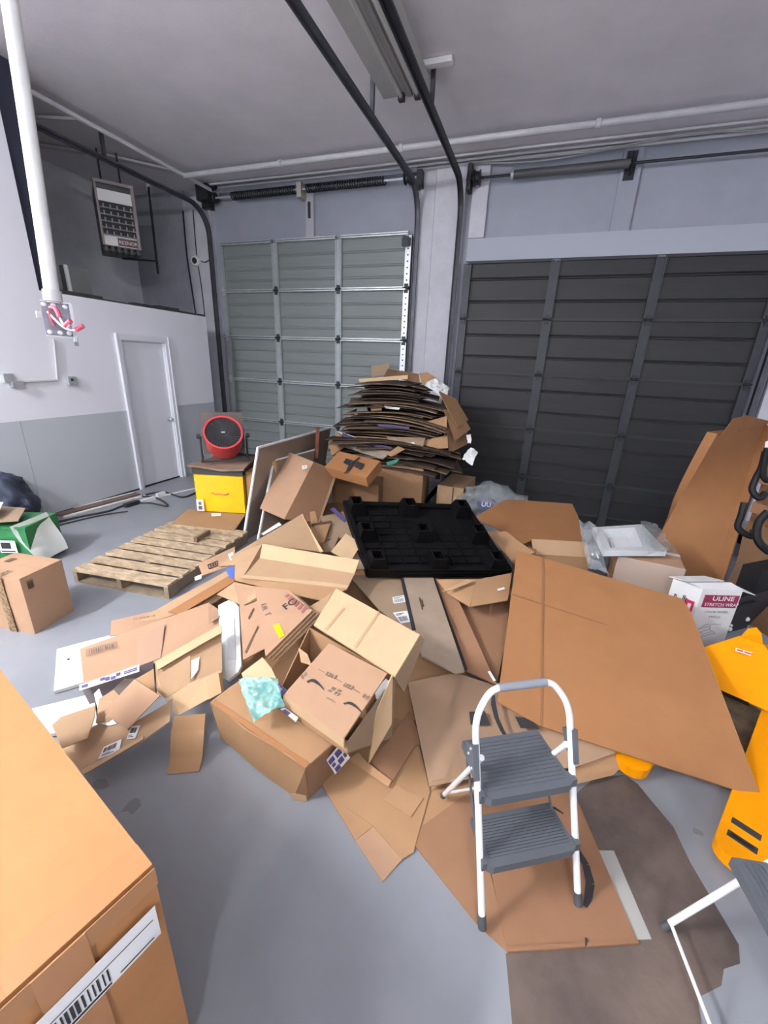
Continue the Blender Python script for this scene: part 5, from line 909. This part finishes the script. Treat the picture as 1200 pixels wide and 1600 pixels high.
# small carton right of the large one
p=V3((-1.122,5.551,0.02)); q2_=V3((-0.7495,5.52,0.02)); U2=q2_-p; n2=V3((-U2.y,U2.x,0)).normalized(); h2=0.306
t=carton('cardboard_carton','small pale carton standing right of the large brown carton below the stack',p,U2,n2*.75,zb*h2,TAN,seam='V'); b=MB(); b.obox(p+U2*.6-n2*.016,U2*.03,-n2*.001,zb*h2); b.build('seam_line',BINK,t)
droop('brown flap at the foot of the small pale carton',[V3(a_) for a_ in [(-0.9897,4.514,0.28),(-0.9006,4.794,0.32),(-0.7596,4.701,0.28),(-0.8378,4.532,0.25)]],TAN)
crumple('packaging_scrap','white and grey torn packaging at the right of the stack foot','packaging',[(-0.7811,5.3,0.778),(-0.6963,5.4,0.9196),(-0.6005,5.4,0.871),(-0.6361,5.25,0.721)],FOAM,.05,6,n=14,fq=9)
crumple('packaging_scrap','small white scrap beside the torn packaging at the stack foot','packaging',[(-0.7647,5.3,1.093),(-0.7173,5.35,1.106),(-0.6976,5.3,0.9935),(-0.7385,5.3,0.9977)],FOAM,.03,2,n=10,fq=9)
# clear bag with a printed logo
CLR=mat('clear_film',(.62,.68,.71),.1,alpha=.3,coat=.6,noise_amt=.4,noise_scale=14,spec=.8)
c=V3((-0.3512,5.391,0.24)); bg=sack('plastic_bag','crumpled clear plastic bag with a navy printed oval behind the black plastic pallet','bag',tuple(c),.38,.22,.22,CLR,9,rough=.35,freq=2.6)
qo=[V3(p)+V3((0,-.22,0)) for p in [c+V3((-.16,-.03,-.05)),c+V3((.08,.0,-.05)),c+V3((.08,.06,.10)),c+V3((-.16,.03,.10))]]
NV=mat('navy_print',(.03,.035,.12),.5); n=nrm(qo); b=MB(); b.prism([onq(qo,.5+.5*math.cos(a_),.5+.5*math.sin(a_))+n*.002 for a_ in [i*2*math.pi/20 for i in range(20)]],n*.001); lg=b.build('printed_oval',NV,bg)
text('lettering','UU',onq(qo,.22,.28),qo[1]-qo[0],n,.062,mat('white_print',(.6,.65,.72),.5),lg,off=.005,bold=.01); bars('printed_smudge',subq(qo,.05,.6,-.6,-.2),NV,bg,[(0,.4,.2,.9),(.45,.8,.4,1)],off=.004)
# --- black plastic pallet
BK=mat('black_plastic',(.0035,.0035,.004),.5,noise_amt=.3,noise_scale=20,bump=.05,spec=.12)
NL,NR,FR_,FL_=[V3(p) for p in [(-1.018,2.637,0.4),(0.0097,3.092,0.4),(-0.4326,3.495,0.74),(-1.442,3.114,0.74)]]
t=thing('plastic_pallet','black plastic pallet lying upside down with its feet up on the heap','pallet',tuple((NL+NR)/2))
PQ=[NL,NR,FR_,FL_]; n=nrm(PQ); b=MB(); b.prism([p for p in PQ],-n*.02); b.build('deck',BK,t)
b=MB(); w_=.045
for i in range(4):
    a_,c_=PQ[i],PQ[(i+1)%4]; inn=((NL+NR+FR_+FL_)/4-(a_+c_)/2).normalized(); b=MB(); b.obox(a_-n*.07-inn*.01,c_-a_,inn*w_,n*.10); b.build('rim',BK,t)
b=MB(); a_,c_=NL,NR; ed=(NR-NL)
for k,(z0) in enumerate((-.05,-.015)): 
    bb=MB(); bb.obox(a_+ed*.18+n*z0-(FL_-NL).normalized()*.018,ed*.74,(FL_-NL).normalized()*.02,n*.018); bb.build('edge_rib',BK,t)
fu=(NR-NL); fv=(FL_-NL)
def foot(s,t_):
    c=onq(PQ,s,t_); u_=fu.normalized()*.075; v_=fv.normalized()*.075; k=.62; m_=MB(); p0=[c-u_-v_,c+u_-v_,c+u_+v_,c-u_+v_]; p1=[c+(q-c)*k+n*.125 for q in p0]; p2=[c+(q-c)*(k-.16)+n*.125 for q in p0]; p3=[c+(q-c)*(k-.2)+n*.05 for q in p0]
    m_.add(p0+p1+p2+p3,[(i,(i+1)%4,(i+1)%4+4,i+4) for i in range(4)]+[(i+4,(i+1)%4+4,(i+1)%4+8,i+8) for i in range(4)]+[(i+8,(i+1)%4+8,(i+1)%4+12,i+12) for i in range(4)]+[(12,13,14,15)]); m_.build('foot',BK,t)
for s in (.085,.5,.915):
    for t_ in (.10,.5,.90): foot(s,t_)
for k in range(7):
    s=.16+.113*k
    if abs(s-.5)<.03: continue
    m_=MB(); m_.obox(onq(PQ,s,.05),fu.normalized()*.008,(FL_-NL)*.9,n*.022); m_.build('cross_rib',BK,t)
for k in range(9):
    t_=.1+.1*k; m_=MB(); m_.obox(onq(PQ,.04,t_),fu*.92,fv.normalized()*.008,n*.018); m_.build('long_rib',BK,t)
# ================================================================ right side
q=[(-0.4035,3.953,0.5),(-0.1456,4.6,0.5364),(0.5431,4.755,0.54),(0.5794,4.409,0.5192),(0.6091,3.738,0.4791),(0.1886,3.696,0.48),(0.0552,3.494,0.4691),(-0.0985,3.718,0.4836)]
sheet('large orange-brown sheet lying behind the black plastic pallet near the charcoal door',q,ORG,warp=0,thick=.01)
q=[(-0.2394,3.539,0.52),(-0.0727,3.554,0.55),(0.1736,3.334,0.5),(0.0307,3.191,0.42)]; sheet('bent brown flap between the black plastic pallet and the big orange sheet',q,MID,warp=.01)
q=[(0.0069,3.573,0.44),(0.1907,3.444,0.48),(0.2632,3.24,0.4),(0.0568,3.097,0.34)]; sheet('shaded flap under the bent brown flap right of the black plastic pallet',q,RED,warp=.01)
p=V3((0.2615,3.856,0)); q3=V3((0.7519,3.898,0)); U3=q3-p; n3=V3((-U3.y,U3.x,0)).normalized(); h3=0.398
p=V3((0.179,3.467,0.42)); q3=V3((0.6379,3.606,0.42)); U3=q3-p; n3=V3((-U3.y,U3.x,0)).normalized()
t=carton('cardboard_carton','open-topped brown carton under the orange-brown sheet near the charcoal door',V3((p.x,p.y,.0)),U3,n3*.55,zb*.42,MID,top_flaps=False)
card('open_flap',[p+zb*.0,q3+zb*.0,q3+n3*.12+zb*.09,p+n3*.12+zb*.09],[(0,1,2,3)],TAN,t,warp=.003,up=False)
# big sheet
q=[(0.0372,3.159,0.56),(0.2292,3.13,0.55),(0.6923,3.082,0.51),(1.149,3.037,0.46),(1.174,2.912,0.43),(1.179,2.338,0.3),(1.221,1.832,0.13),(0.3255,1.832,0.14),(0.0473,1.932,0.16)]
q=[(0.0367,3.111,0.58),(0.2273,3.104,0.5612),(1.149,3.037,0.46),(1.181,2.928,0.4219),(1.257,1.886,0.0774),(0.2736,1.858,0.153),(0.0466,1.902,0.187)]
o=sheet('very large orange-brown cardboard sheet propped up in front of the white wrap box',q,ORG,faces=[(0,1,5,6),(1,2,4,5),(2,3,4)],warp=.003,thick=.008,n=8)
pl_=[(0.2227,3.102,0.561),(0.2367,3.101,0.5592),(0.2834,1.855,0.1512),(0.2736,1.858,0.153)]; decal('crease',pl_,mat('crease_dark',(.25,.115,.048),.8),o,off=.004); pl_=[(0.0321,2.663,0.4349),(0.0354,2.673,0.4379),(0.6451,2.637,0.3737),(0.6446,2.63,0.3713)]; decal('crease',pl_,mat('crease_dark',(.25,.115,.048),.8),o,off=.004)
q=[(0.0397,3.108,0.56),(0.0357,2.574,0.48),(0.0509,1.945,0.15),(0.0317,2.967,0.4)]
# wrapped carton and foam tray
p=V3((0.8028,3.467,0.12)); q4=V3((1.253,3.416,0.12)); U4=q4-p; n4=V3((-U4.y,U4.x,0)).normalized(); p.z=0; h4=0.521+.0
t=carton('cardboard_carton','brown carton under clear film beneath the white moulded tray',p,U4,n4*.55,zb*h4,PNK,tape=PAPER)
fq=[p-n4*.02,p+U4-n4*.02,p+U4-n4*.02+zb*(h4+.02),p-n4*.02+zb*(h4+.02)]
card('clear_film',[fq[3],fq[2],fq[1],fq[0]],[(0,1,2,3)],mat('thin_film',(.75,.72,.68),.1,alpha=.18,coat=.8),t,thick=.002,warp=.02,n=10,up=False)
mt=[V3((0.6458,3.872,0.6)),V3((1.092,4.169,0.6)),V3((1.151,3.571,0.6)),V3((0.6747,3.355,0.6))]
t=thing('moulded_tray','white moulded packaging tray with a square recess on top of the film-wrapped carton','packaging',tuple(mt[3]))
n=nrm(mt); ins=[onq(mt,.16,.12),onq(mt,.80,.12),onq(mt,.66,.86),onq(mt,.12,.90)]; ins2=[(p_-n*.07) for p_ in subq(ins,.2,.75,.15,.85)]
FW=mat('tray_white',(.66,.69,.70),.45,noise_amt=.1,noise_scale=12)
b=MB(); b.add(mt+ins+ins2,[(i,(i+1)%4,(i+1)%4+4,i+4) for i in range(4)]+[(i+4,(i+1)%4+4,(i+1)%4+8,i+8) for i in range(4)]+[(8,9,10,11)]); b.build('tray',FW,t)
b=MB()
for i in range(4): b.add([mt[i],mt[(i+1)%4],mt[(i+1)%4]-n*.05,mt[i]-n*.05],[(3,2,1,0)])
b.build('rim',FW,t)
decal('inner_panel',[p_+n*.006 for p_ in ins2],PAPER,t,off=.002)
crumple('plastic_film','crumpled clear film hanging at the left of the moulded tray','plastic',[(0.5478,3.965,0.6),(0.6617,3.802,0.64),(0.7519,3.363,0.4),(0.6114,3.347,0.4)],CLR,.06,5,fq=9)
crumple('plastic_film','clear film draped over the right of the moulded tray','plastic',[(1.069,4.156,0.62),(1.229,4.112,0.6),(1.194,3.586,0.58),(0.9584,3.315,0.63)],CLR,.04,8,fq=9)
# white stretch wrap box
ct=.50; A_=V3((1.297,3.167,0.5)); B_=V3((1.567,3.265,0.5)); D_=V3((1.144,3.269,0.5)); ux=(B_-A_); 
uy=(D_-A_)
t=thing('white_carton','white carton with a dark red title band standing beside the orange pallet jack','box',(A_.x,A_.y,0))
ex=V3((ux.x,ux.y,0)); ey=V3((-ex.y,ex.x,0)).normalized()*uy.length
if ey.dot(uy)<0: ey=-ey
ey=V3((uy.x,uy.y,0)); WBX=mat('white_board',(.72,.72,.72),.5,noise_amt=.06,noise_scale=9)
O=V3((A_.x,A_.y,0)); H_=zb*ct
b=MB(); b.obox(O,ex,ey,H_); bd=b.build('body',WBX,t)
FQ=[O,O+ex,O+ex+H_,O+H_]; SQ=[O+ey,O,O+H_,O+ey+H_]
card('top_flap',[O+H_+zb*.004,O+ex+H_+zb*.004,O+ex+ey*.42+H_+zb*.03,O+ey*.42+H_+zb*.02],[(0,1,2,3)],WBX,t,warp=0); card('top_flap',[O+ey*.56+H_+zb*.02,O+ex*.95+ey*.56+H_+zb*.03,O+ex*.9+ey*1.15+H_+zb*.02,O-ex*.05+ey*1.1+H_+zb*.01],[(0,1,2,3)],WBX,t,warp=0)
card('side_flap',[O+ex+H_,O+ex+ex*.35-zb*.03+H_,O+ex+ex*.3+ey*.8+H_,O+ex+ey*.8+H_],[(0,1,2,3)],WBX,t,warp=0)
MR=mat('maroon_print',(.26,.018,.065),.5); bn=decal('title_band',subq(FQ,.10,.96,.72,.92),MR,t,off=.003)
fn_=nrm(FQ); L_=ex.length
text('title','ULINE',onq(FQ,.30,.835),ex,fn_,.036,PAPER,bn,off=.006,sx=1.15,bold=.012); text('subtitle','STRETCH WRAP',onq(FQ,.15,.745),ex,fn_,.026,PAPER,bn,off=.006,sx=.92,bold=.006)
text('small_print','COLOR TINTED',onq(FQ,.22,.63),ex,fn_,.017,INK,t,off=.004,sx=1.0); text('small_print','4 ROLLS',onq(FQ,.36,.55),ex,fn_,.017,INK,t,off=.004)
b=MB(); cq=subq(FQ,.12,.75,.22,.46)
for (s0,t0,s1,t1) in ((.0,.2,.3,.0),(.3,.0,.9,.3),(.9,.3,.6,.55),(.6,.55,0,.2),(.1,.45,.4,.9),(.4,.9,1,.95),(0,.2,.05,.5),(.05,.5,.6,.8),(.6,.55,.62,.8),(.2,.3,.5,.25),(.5,.25,.7,.4)):
    a_,c_=onq(cq,s0,t0),onq(cq,s1,t1); d=(c_-a_); w_=fn_.cross(d).normalized()*.0012; b.prism([a_-w_+fn_*.003,c_-w_+fn_*.003,c_+w_+fn_*.003,a_+w_+fn_*.003],fn_*.0006)
b.build('line_drawing',GINK,t)
bars('carton_code',subq(SQ,.2,.72,.55,.85),INK,t,[(0,.08,0,.8),(.12,.16,0,.8),(.2,.5,.5,.6),(.2,.5,.2,.3),(.55,.6,.1,.9),(.64,.7,.1,.9),(.74,.84,.3,.8)],off=.003); decal('red_tag',subq(SQ,.62,.9,.45,.78),mat('red_tag',(.55,.02,.08),.5),t,off=.003); bars('tag_print',subq(SQ,.62,.9,.45,.78),PAPER,t,[(.3,.7,.1,.3),(.3,.7,.45,.85)],off=.005)
# tall flat carton leaning at the right
A_=V3((1.341,4.711,0)); B_=V3((1.692,4.037,0)); e_=(B_-A_).normalized(); pv_=V3((-e_.y,e_.x,0)); TL=A_+pv_*.415+zb*1.385; TR=V3((2.457,5.878,1.42))
t=thing('tall_carton','tall flat brown carton leaning at the right in front of the charcoal door','box',tuple(A_))
fr_=[A_,B_,TR,TL]; n=nrm(fr_); card('body',fr_,[(0,1,2,3)],ORG,t,thick=.09,warp=.004,up=False,n=8)
card('top_flap',[TL-n*.05,lerp(TL,TR,.30)-n*.05,lerp(TL,TR,.36)+zb*.17-n*.07,lerp(TL,TR,.12)+zb*.16-n*.07],[(0,1,2,3)],ORG,t,warp=0,up=False); card('top_flap',[lerp(TL,TR,.36)-n*.03,TR-n*.03,TR+zb*.06-n*.05,lerp(TL,TR,.36)+zb*.17-n*.05],[(0,1,2,3)],ORG,t,warp=0,up=False)
card('side_lip',[B_+n*.002,B_+e_*.11+n*.0,TR+e_*.08+n*.0,TR+n*.002],[(0,1,2,3)],ORG,t,warp=.004,up=False,thick=.02)
# wrapped boards with black steel brackets at the right edge
OSB=mat('osb_board',(.20,.10,.05),.4,color2=(.09,.045,.025),noise_scale=22,coat=.4,bump=.4,bump_scale=30)
o0=B_+e_*.12-n*.06; hv_=(TR-B_)*.96
t=thing('wrapped_crate','film-wrapped brown chipboard behind the black bracket irons at the right edge','crate',tuple(o0))
b=MB(); b.obox(o0,e_*.5,-n*.10,hv_); b.build('board',OSB,t)
card('film_cover',[o0+n*.01,o0+e_*.5+n*.01,o0+e_*.5+hv_*.45+n*.01,o0+hv_*.45+n*.01],[(0,1,2,3)],mat('brown_film',(.20,.11,.055),.12,coat=.9,bump=.5,bump_scale=8),t,thick=.004,warp=.02,n=10,up=False)
for k in range(3): b=MB(); b.obox(o0+hv_*(.5+.17*k)+n*.002,e_*.48,n*.03,hv_*.06); b.build('batten',RED,t)
BLK=mat('black_enamel',(.008,.008,.009),.55,spec=.25)
def iron(label,pix,r,depth):
    P_=[atp for atp in pix]; b=MB(); b.tube(smooth_path(P_,4),r,8); tag(b.build('bracket_iron',BLK,None,True),label,'bracket')
iron('uppermost black bracket iron at the right edge',[(1.736,4,1.377),(1.747,4,1.252),(1.728,3.98,1.176),(1.715,3.95,1.077),(1.769,3.93,1.021),(1.806,3.95,1.063)],.025,0)
iron('black flat iron below the uppermost bracket at the right edge',[(1.673,3.9,0.979),(1.673,3.88,0.8776),(1.673,3.86,0.7751),(1.767,3.84,0.7276),(1.778,3.86,0.7767)],.025,0)
iron('large curved black iron at the right edge',[(1.795,3.8,0.9498),(1.753,3.78,0.8713),(1.757,3.76,0.7729),(1.792,3.74,0.7067),(1.864,3.74,0.6554)],.03,0)
iron('straight black iron near the top of the right edge',[(1.697,3.9,1.415),(1.725,3.9,1.22),(1.773,3.9,1.165)],.022,0)
sheet('small white label on the wrapped crate at the right edge',[(1.737,4.05,1.444),(1.766,4.05,1.457),(1.791,4.05,1.369),(1.751,4.05,1.365)],PAPER,name='paper_label',cat='label',thick=.002,warp=0,up=False)
# black steel cabinet
k0=V3((1.657,3.453,0)); k1=V3((1.914,3.667,0)); d_=V3((k1.x-k0.x,k1.y-k0.y,0)); pn=V3((-d_.y,d_.x,0)).normalized()
t=thing('black_case','dark metal case with bright bolts behind the white carton at the right edge','case',tuple(k0)); NB=mat('blueblack',(.020,.022,.03),.45,.2,noise_amt=.2)
b=MB(); b.obox(k0+pn*.06+d_*.35,d_*1.3,pn*.16,zb*.30); b.build('body',NB,t); b=MB(); b.obox(k0+pn*.04,d_*.98,pn*.02,zb*.24); b.build('front_plate',NB,t); b=MB(); b.obox(k0+pn*.07+zb*.30+d_*.9,d_*1.3,pn*.13,zb*.20); b.build('upper_body',BLK,t)
for (px_,r_2) in ((.86,.09),(.30,.07)):
    c=k0+d_*px_+pn*.04+zb*(.09 if px_>.5 else .035); b=MB(); b.lathe([(0,.014),(.012,.014),(.018,.006),(.018,0)],c,-pn,12); b.build('bolt',PAPER,t,True)
c=k0+d_*.3+pn*.04+zb*.07; b=MB(); b.lathe([(0,.01),(.009,.01),(.01,0)],c,-pn,10); b.build('bolt',PAPER,t,True)
# ================================================================ pallet jack
OR=mat('jack_orange',(.82,.30,.0),.5,noise_amt=.06,spec=.15); ORS=OR
fd=V3((.49,.87,0)).normalized(); fs=V3((fd.y,-fd.x,0)); T1=V3((1.024,1.516,0.085)); T1.z=0; T2=T1-fs*.45
t=thing('pallet_jack','orange hand pallet jack with its forks pointing at the viewer','pallet jack',tuple(T1+fd*1.0))
def fork(T):
    w2=.08; n=10; out=[]
    for i in range(n+1): a_=math.pi*i/n; out.append(T+fd*(w2-w2*math.sin(a_))*.9-fs*(w2*math.cos(a_)))
    out=[p for p in out]; pts=out+[T+fd*1.15+fs*w2,T+fd*1.15-fs*w2]
    b=MB(); b.prism([p+zb*.03 for p in pts],zb*.055); f=b.build('fork',OR,t)
    for k,y_ in enumerate((.10,.18)):
        b=MB(); b.obox(T+fd*y_-fs*.05+zb*.0845,fs*.10,fd*.034,zb*.002); sl=b.build('slot',INK,f)
    b=MB(); b.tube([T+fd*.117-fs*.04+zb*.06,T+fd*.117+fs*.04+zb*.06],.028,12); b.build('roller',BLK,f,True)
    b=MB(); b.tube([T+fd*.197-fs*.04+zb*.06,T+fd*.197+fs*.04+zb*.06],.027,12); b.build('roller',mat('roller_grey',(.3,.3,.3),.4),f,True)
fork(T1); fork(T2+fd*.115)
hp_=[V3(p) for p in [(1.201,2.709,0.3),(1.469,2.902,0.34),(1.57,2.867,0.34),(1.59,2.705,0.3),(1.547,2.475,0.12),(1.453,2.56,0.1),(1.294,2.599,0.12)]]
card('cover',hp_,[tuple(range(7))],OR,t,thick=.012,warp=0,up=False)
card('side_plate',[hp_[0],hp_[6],hp_[6]-zb*.08,hp_[0]-zb*.26],[(0,1,2,3)],OR,t,warp=0,up=False); card('back_plate',[hp_[0],hp_[1],hp_[1]-zb*.3+fd*.04,hp_[0]-zb*.26+fd*.04],[(0,1,2,3)],OR,t,warp=0,up=False); card('front_lip',[hp_[6],hp_[5],hp_[5]-zb*.025,hp_[6]-zb*.025],[(0,1,2,3)],BLK,t,warp=0,up=False)
kb=[V3(p) for p in [(1.464,2.893,0.345),(1.509,2.947,0.38),(1.562,2.969,0.39),(1.581,2.933,0.37),(1.562,2.849,0.345)]]; b=MB(); b.prism(kb,V3((.03,.06,-.10))); b.build('pump_bracket',OR,t)
nn_=nrm(hp_[:3]+[hp_[6]]); sq_=[(1.402,2.788,0.3128),(1.546,2.814,0.2837),(1.542,2.798,0.2652),(1.398,2.774,0.2973)]; d=decal('maker_strip',sq_,mat('pale_sticker',(.85,.72,.60),.4),t,off=.006); bars('strip_print',sq_,mat('red_print2',(.5,.08,.03),.5),d,[(.06,.3,.25,.7),(.36,.94,.35,.7)],off=.010)
for pq in ([(1.376,2.634,0.1285)],[(1.555,2.632,0.0473)]):
    b=MB(); b.lathe([(0,.009),(.007,.009),(.007,0)],pq[0],nn_,8); b.build('bolt',INK,t)
b=MB(); b.tube([T1+fd*1.62-fs*.225+zb*.05,T1+fd*1.62-fs*.225+zb*.22],.055,14); b.build('pump',BLK,t,True)
for s in (-.06,.06):
    b=MB(); b.lathe([(0,-.025),(.085,-.025),(.09,-.015),(.09,.015),(.085,.025),(0,.025)],T1+fd*1.62-fs*(.225+s)+zb*.09,fs,18); b.build('steer_wheel',BLK,t,True)
b=MB(); b.tube([T1+fd*1.62-fs*.225+zb*.21,T1+fd*1.75+fs*.75+zb*.55],.02,10); b.build('handle',OR,t,True)
sheet('dirty brown card on the floor between the pallet jack forks',[(1.368,2.746,0.004),(1.529,2.685,0.004),(1.584,2.627,0.004),(1.321,2.179,0.004),(1.221,2.266,0.004)],mat('dirty_card',(.20,.16,.09),.6,color2=(.09,.075,.05),noise_scale=12),thick=.003,warp=0)
# ================================================================ step stool (and its copy at the right edge)
STW=mat('stool_white',(.78,.78,.78),.35,coat=.2); STG=mat('stool_grey',(.085,.095,.11),.55); STC=mat('stool_cap',(.06,.065,.07),.6)
def make_stool():
    t=thing('step_stool','white and grey two-step folding stool standing on the brown sheet','step stool',(0,0,0))
    w_=.193; s=.385                                             # half width, lean per height
    def L(x,z,dv=0): return V3((x,s*z+dv,z))
    for sx_ in (-1,1):
        b=MB(); b.tube([L(sx_*w_,.03),L(sx_*w_*.985,.60)],.0125,12); b.build('front_leg',STW,t,True)
        b=MB(); b.tube([L(sx_*w_,.0),L(sx_*w_,.045)],.0155,12); b.build('foot_cap',STC,t,True)
        rp=V3((sx_*(w_-.012),.47,.02)); hp2=L(sx_*(w_-.022),.56)
        b=MB(); b.tube([rp+(hp2-rp)*.03,hp2],.011,12); b.build('rear_leg',STW,t,True); b=MB(); b.tube([rp,rp+(hp2-rp)*.06],.0135,12); b.build('foot_cap',STC,t,True)
        b=MB(); b.prism([L(sx_*w_-sx_*.005,.62,-.018),L(sx_*w_-sx_*.005,.50,-.018),L(sx_*w_-sx_*.005,.52,.035),L(sx_*w_-sx_*.005,.58,.05)],(sx_*.022,0,0)); b.build('hinge_bracket',STG,t)
        for (zz,dd) in ((.595,.0),(.56,.025),(.53,.0)):
            b=MB(); b.lathe([(0,.006),(.004,.006),(.006,0)],L(sx_*(w_+.016),zz,dd),(sx_,0,0),8); b.build('rivet',STEEL,t)
    k=[L(-w_*.985,.60),L(-w_*.98,.66),L(-w_*.90,.715),L(-w_*.68,.77),L(-w_*.48,.785)]
    for sg in (-1,1):
        P_=smooth_path([V3((p.x*(-sg) if sg>0 else p.x,p.y,p.z)) for p in k],5); b=MB(); b.tube(P_,.0125,12); b.build('hoop_bend',STW,t,True)
    b=MB(); b.tube([L(-w_*.50,.785),L(w_*.50,.785)],.0155,14); b.build('hand_grip',mat('grip_grey',(.22,.235,.26),.6),t,True)
    def step(z,d0,d1,wd):
        y0_=s*z-.03; b=MB(); yy=y0_; dep=d1
        prof=[(-wd,0),(-wd+.02,-.012),(wd-.02,-.012),(wd,0),(wd*.96,dep),(-wd*.96,dep)]
        b.prism([V3((x,y0_+y,z-.035)) for x,y in prof],(0,0,.035)); st_=b.build('step',STG,t)
        for i in range(13):
            y=.018+i*(dep-.03)/13; r=MB(); r.obox(V3((-wd*.90,y0_+y,z)),V3((wd*1.80,0,0)),V3((0,.008,0)),V3((0,0,.0035))); r.build('tread_rib',STG,st_)
        for sx_ in (-1,1): b=MB(); b.obox(V3((sx_*(wd-.002),y0_+.0,z-.03)),V3((sx_*.02,0,0)),V3((0,.035,0)),V3((0,0,.035))); b.build('step_clip',STG,st_)
    step(.455,0,.235,w_-.018); step(.235,0,.165,w_-.016)
    b=MB(); b.tube([V3((-w_+.012,.455,.055)),V3((w_-.012,.455,.055))],.006,8); b.build('rear_brace',STW,t,True)
    for sx_ in (-1,1): b=MB(); b.tube([V3((sx_*(w_-.03),.235*s+.10,.22)),V3((sx_*(w_-.03),.455*s+.17,.43))],.005,6); b.build('link_bar',STG,t,True)
    return t
stool=make_stool()
stool.location=(.265,1.08,.018); stool.rotation_euler=(0,0,math.atan2(.516,.857))
r=stool.copy(); col.objects.link(r)
def dup(ch,par):
    c=ch.copy(); col.objects.link(c); c.parent=par
    for g in ch.children: dup(g,c)
for ch in list(stool.children): dup(ch,r)
R2=V3((0.7156,1.213,0.012)); ud=V3((-.18,.98,0)).normalized(); vd=V3((-ud.y,ud.x,0)); ctr=R2-ud*.181-vd*.47
r.location=(ctr.x,ctr.y,.004); r.rotation_euler=(0,0,math.atan2(ud.y,ud.x)); r['label']='second white and grey step stool cut off by the lower right corner of the picture'
# ================================================================ unseen photographer, added behind the viewpoint to shade the near floor
def skin_body(name, verts, edges, m, parent=None, sub=2):
    me=bpy.data.meshes.new(name); me.from_pydata([v[:3] for v in verts],edges,[]); me.materials.append(m); o=bpy.data.objects.new(name,me); col.objects.link(o)
    sk=o.modifiers.new('skin','SKIN'); me.skin_vertices[0].data[0].use_root=True
    for i,v in enumerate(verts): me.skin_vertices[0].data[i].radius=(v[3],v[4] if len(v)>4 else v[3])
    sb=o.modifiers.new('subsurf','SUBSURF'); sb.levels=sub; sb.render_levels=sub
    if parent: o.parent=parent
    return o
CL=mat('dark_clothes',(.05,.055,.07),.8); SKN=mat('skin',(.45,.27,.19),.5)
bx,by=-.03,-.42
V_=[(0,0,.98,.15,.12),(0,0,1.20,.14,.11),(0,0,1.42,.19,.11),(0,.01,1.53,.07,.07),(0,.03,1.60,.055,.055),(0,.04,1.70,.075,.09),(0,.05,1.80,.06,.07),
 (-.10,0,.92,.09,.09),(-.11,.01,.52,.065,.065),(-.12,-.01,.10,.045,.045),(-.12,.13,.035,.04,.035),(.10,0,.92,.09,.09),(.11,.01,.52,.065,.065),(.12,-.01,.10,.045,.045),(.12,.13,.035,.04,.035),
 (-.20,0,1.46,.06,.06),(-.26,.10,1.28,.045,.045),(-.19,.22,1.56,.036,.036),(-.17,.27,1.72,.028,.022),(-.165,.29,1.79,.034,.016),(.20,0,1.46,.06,.06),(.24,.12,1.28,.045,.045),(.00,.24,1.58,.036,.036),(-.06,.27,1.70,.028,.022),(-.07,.29,1.77,.034,.016)]
E_=[(0,1),(1,2),(2,3),(3,4),(4,5),(5,6),(0,7),(7,8),(8,9),(9,10),(0,11),(11,12),(12,13),(13,14),(2,15),(15,16),(16,17),(17,18),(18,19),(2,20),(20,21),(21,22),(22,23),(23,24)]
ps=skin_body('person',V_,E_,CL); ps.location=(bx,by,0); tag(ps,'unseen person in dark clothes with a raised phone, added to shade the near floor','person')
for k in range(4):
    for sgn,xh in ((1,-.165),(-1,-.07)):
        skin_body('finger',[(xh-.022+.015*k,.29,1.80,.008),(xh-.022+.015*k,.305,1.83,.008),(xh-.022+.015*k,.325,1.845 if k<3 else 1.835,.007)],[(0,1),(1,2)],SKN,ps,1)
for xh in (-.135,-.10): skin_body('thumb',[(xh,.29,1.78,.009),(xh,.31,1.80,.009),(xh,.315,1.83,.008)],[(0,1),(1,2)],SKN,ps,1)
b=MB(); b.box(-.04,.04,-.075,-.066,1.80,1.95); tag(b.build('phone',BLK),'black phone held up by the unseen person added behind the viewpoint','phone')
# ---------------------------------------------------------------- tidy
for o in bpy.data.objects:
    if '_org' in o: del o['_org']
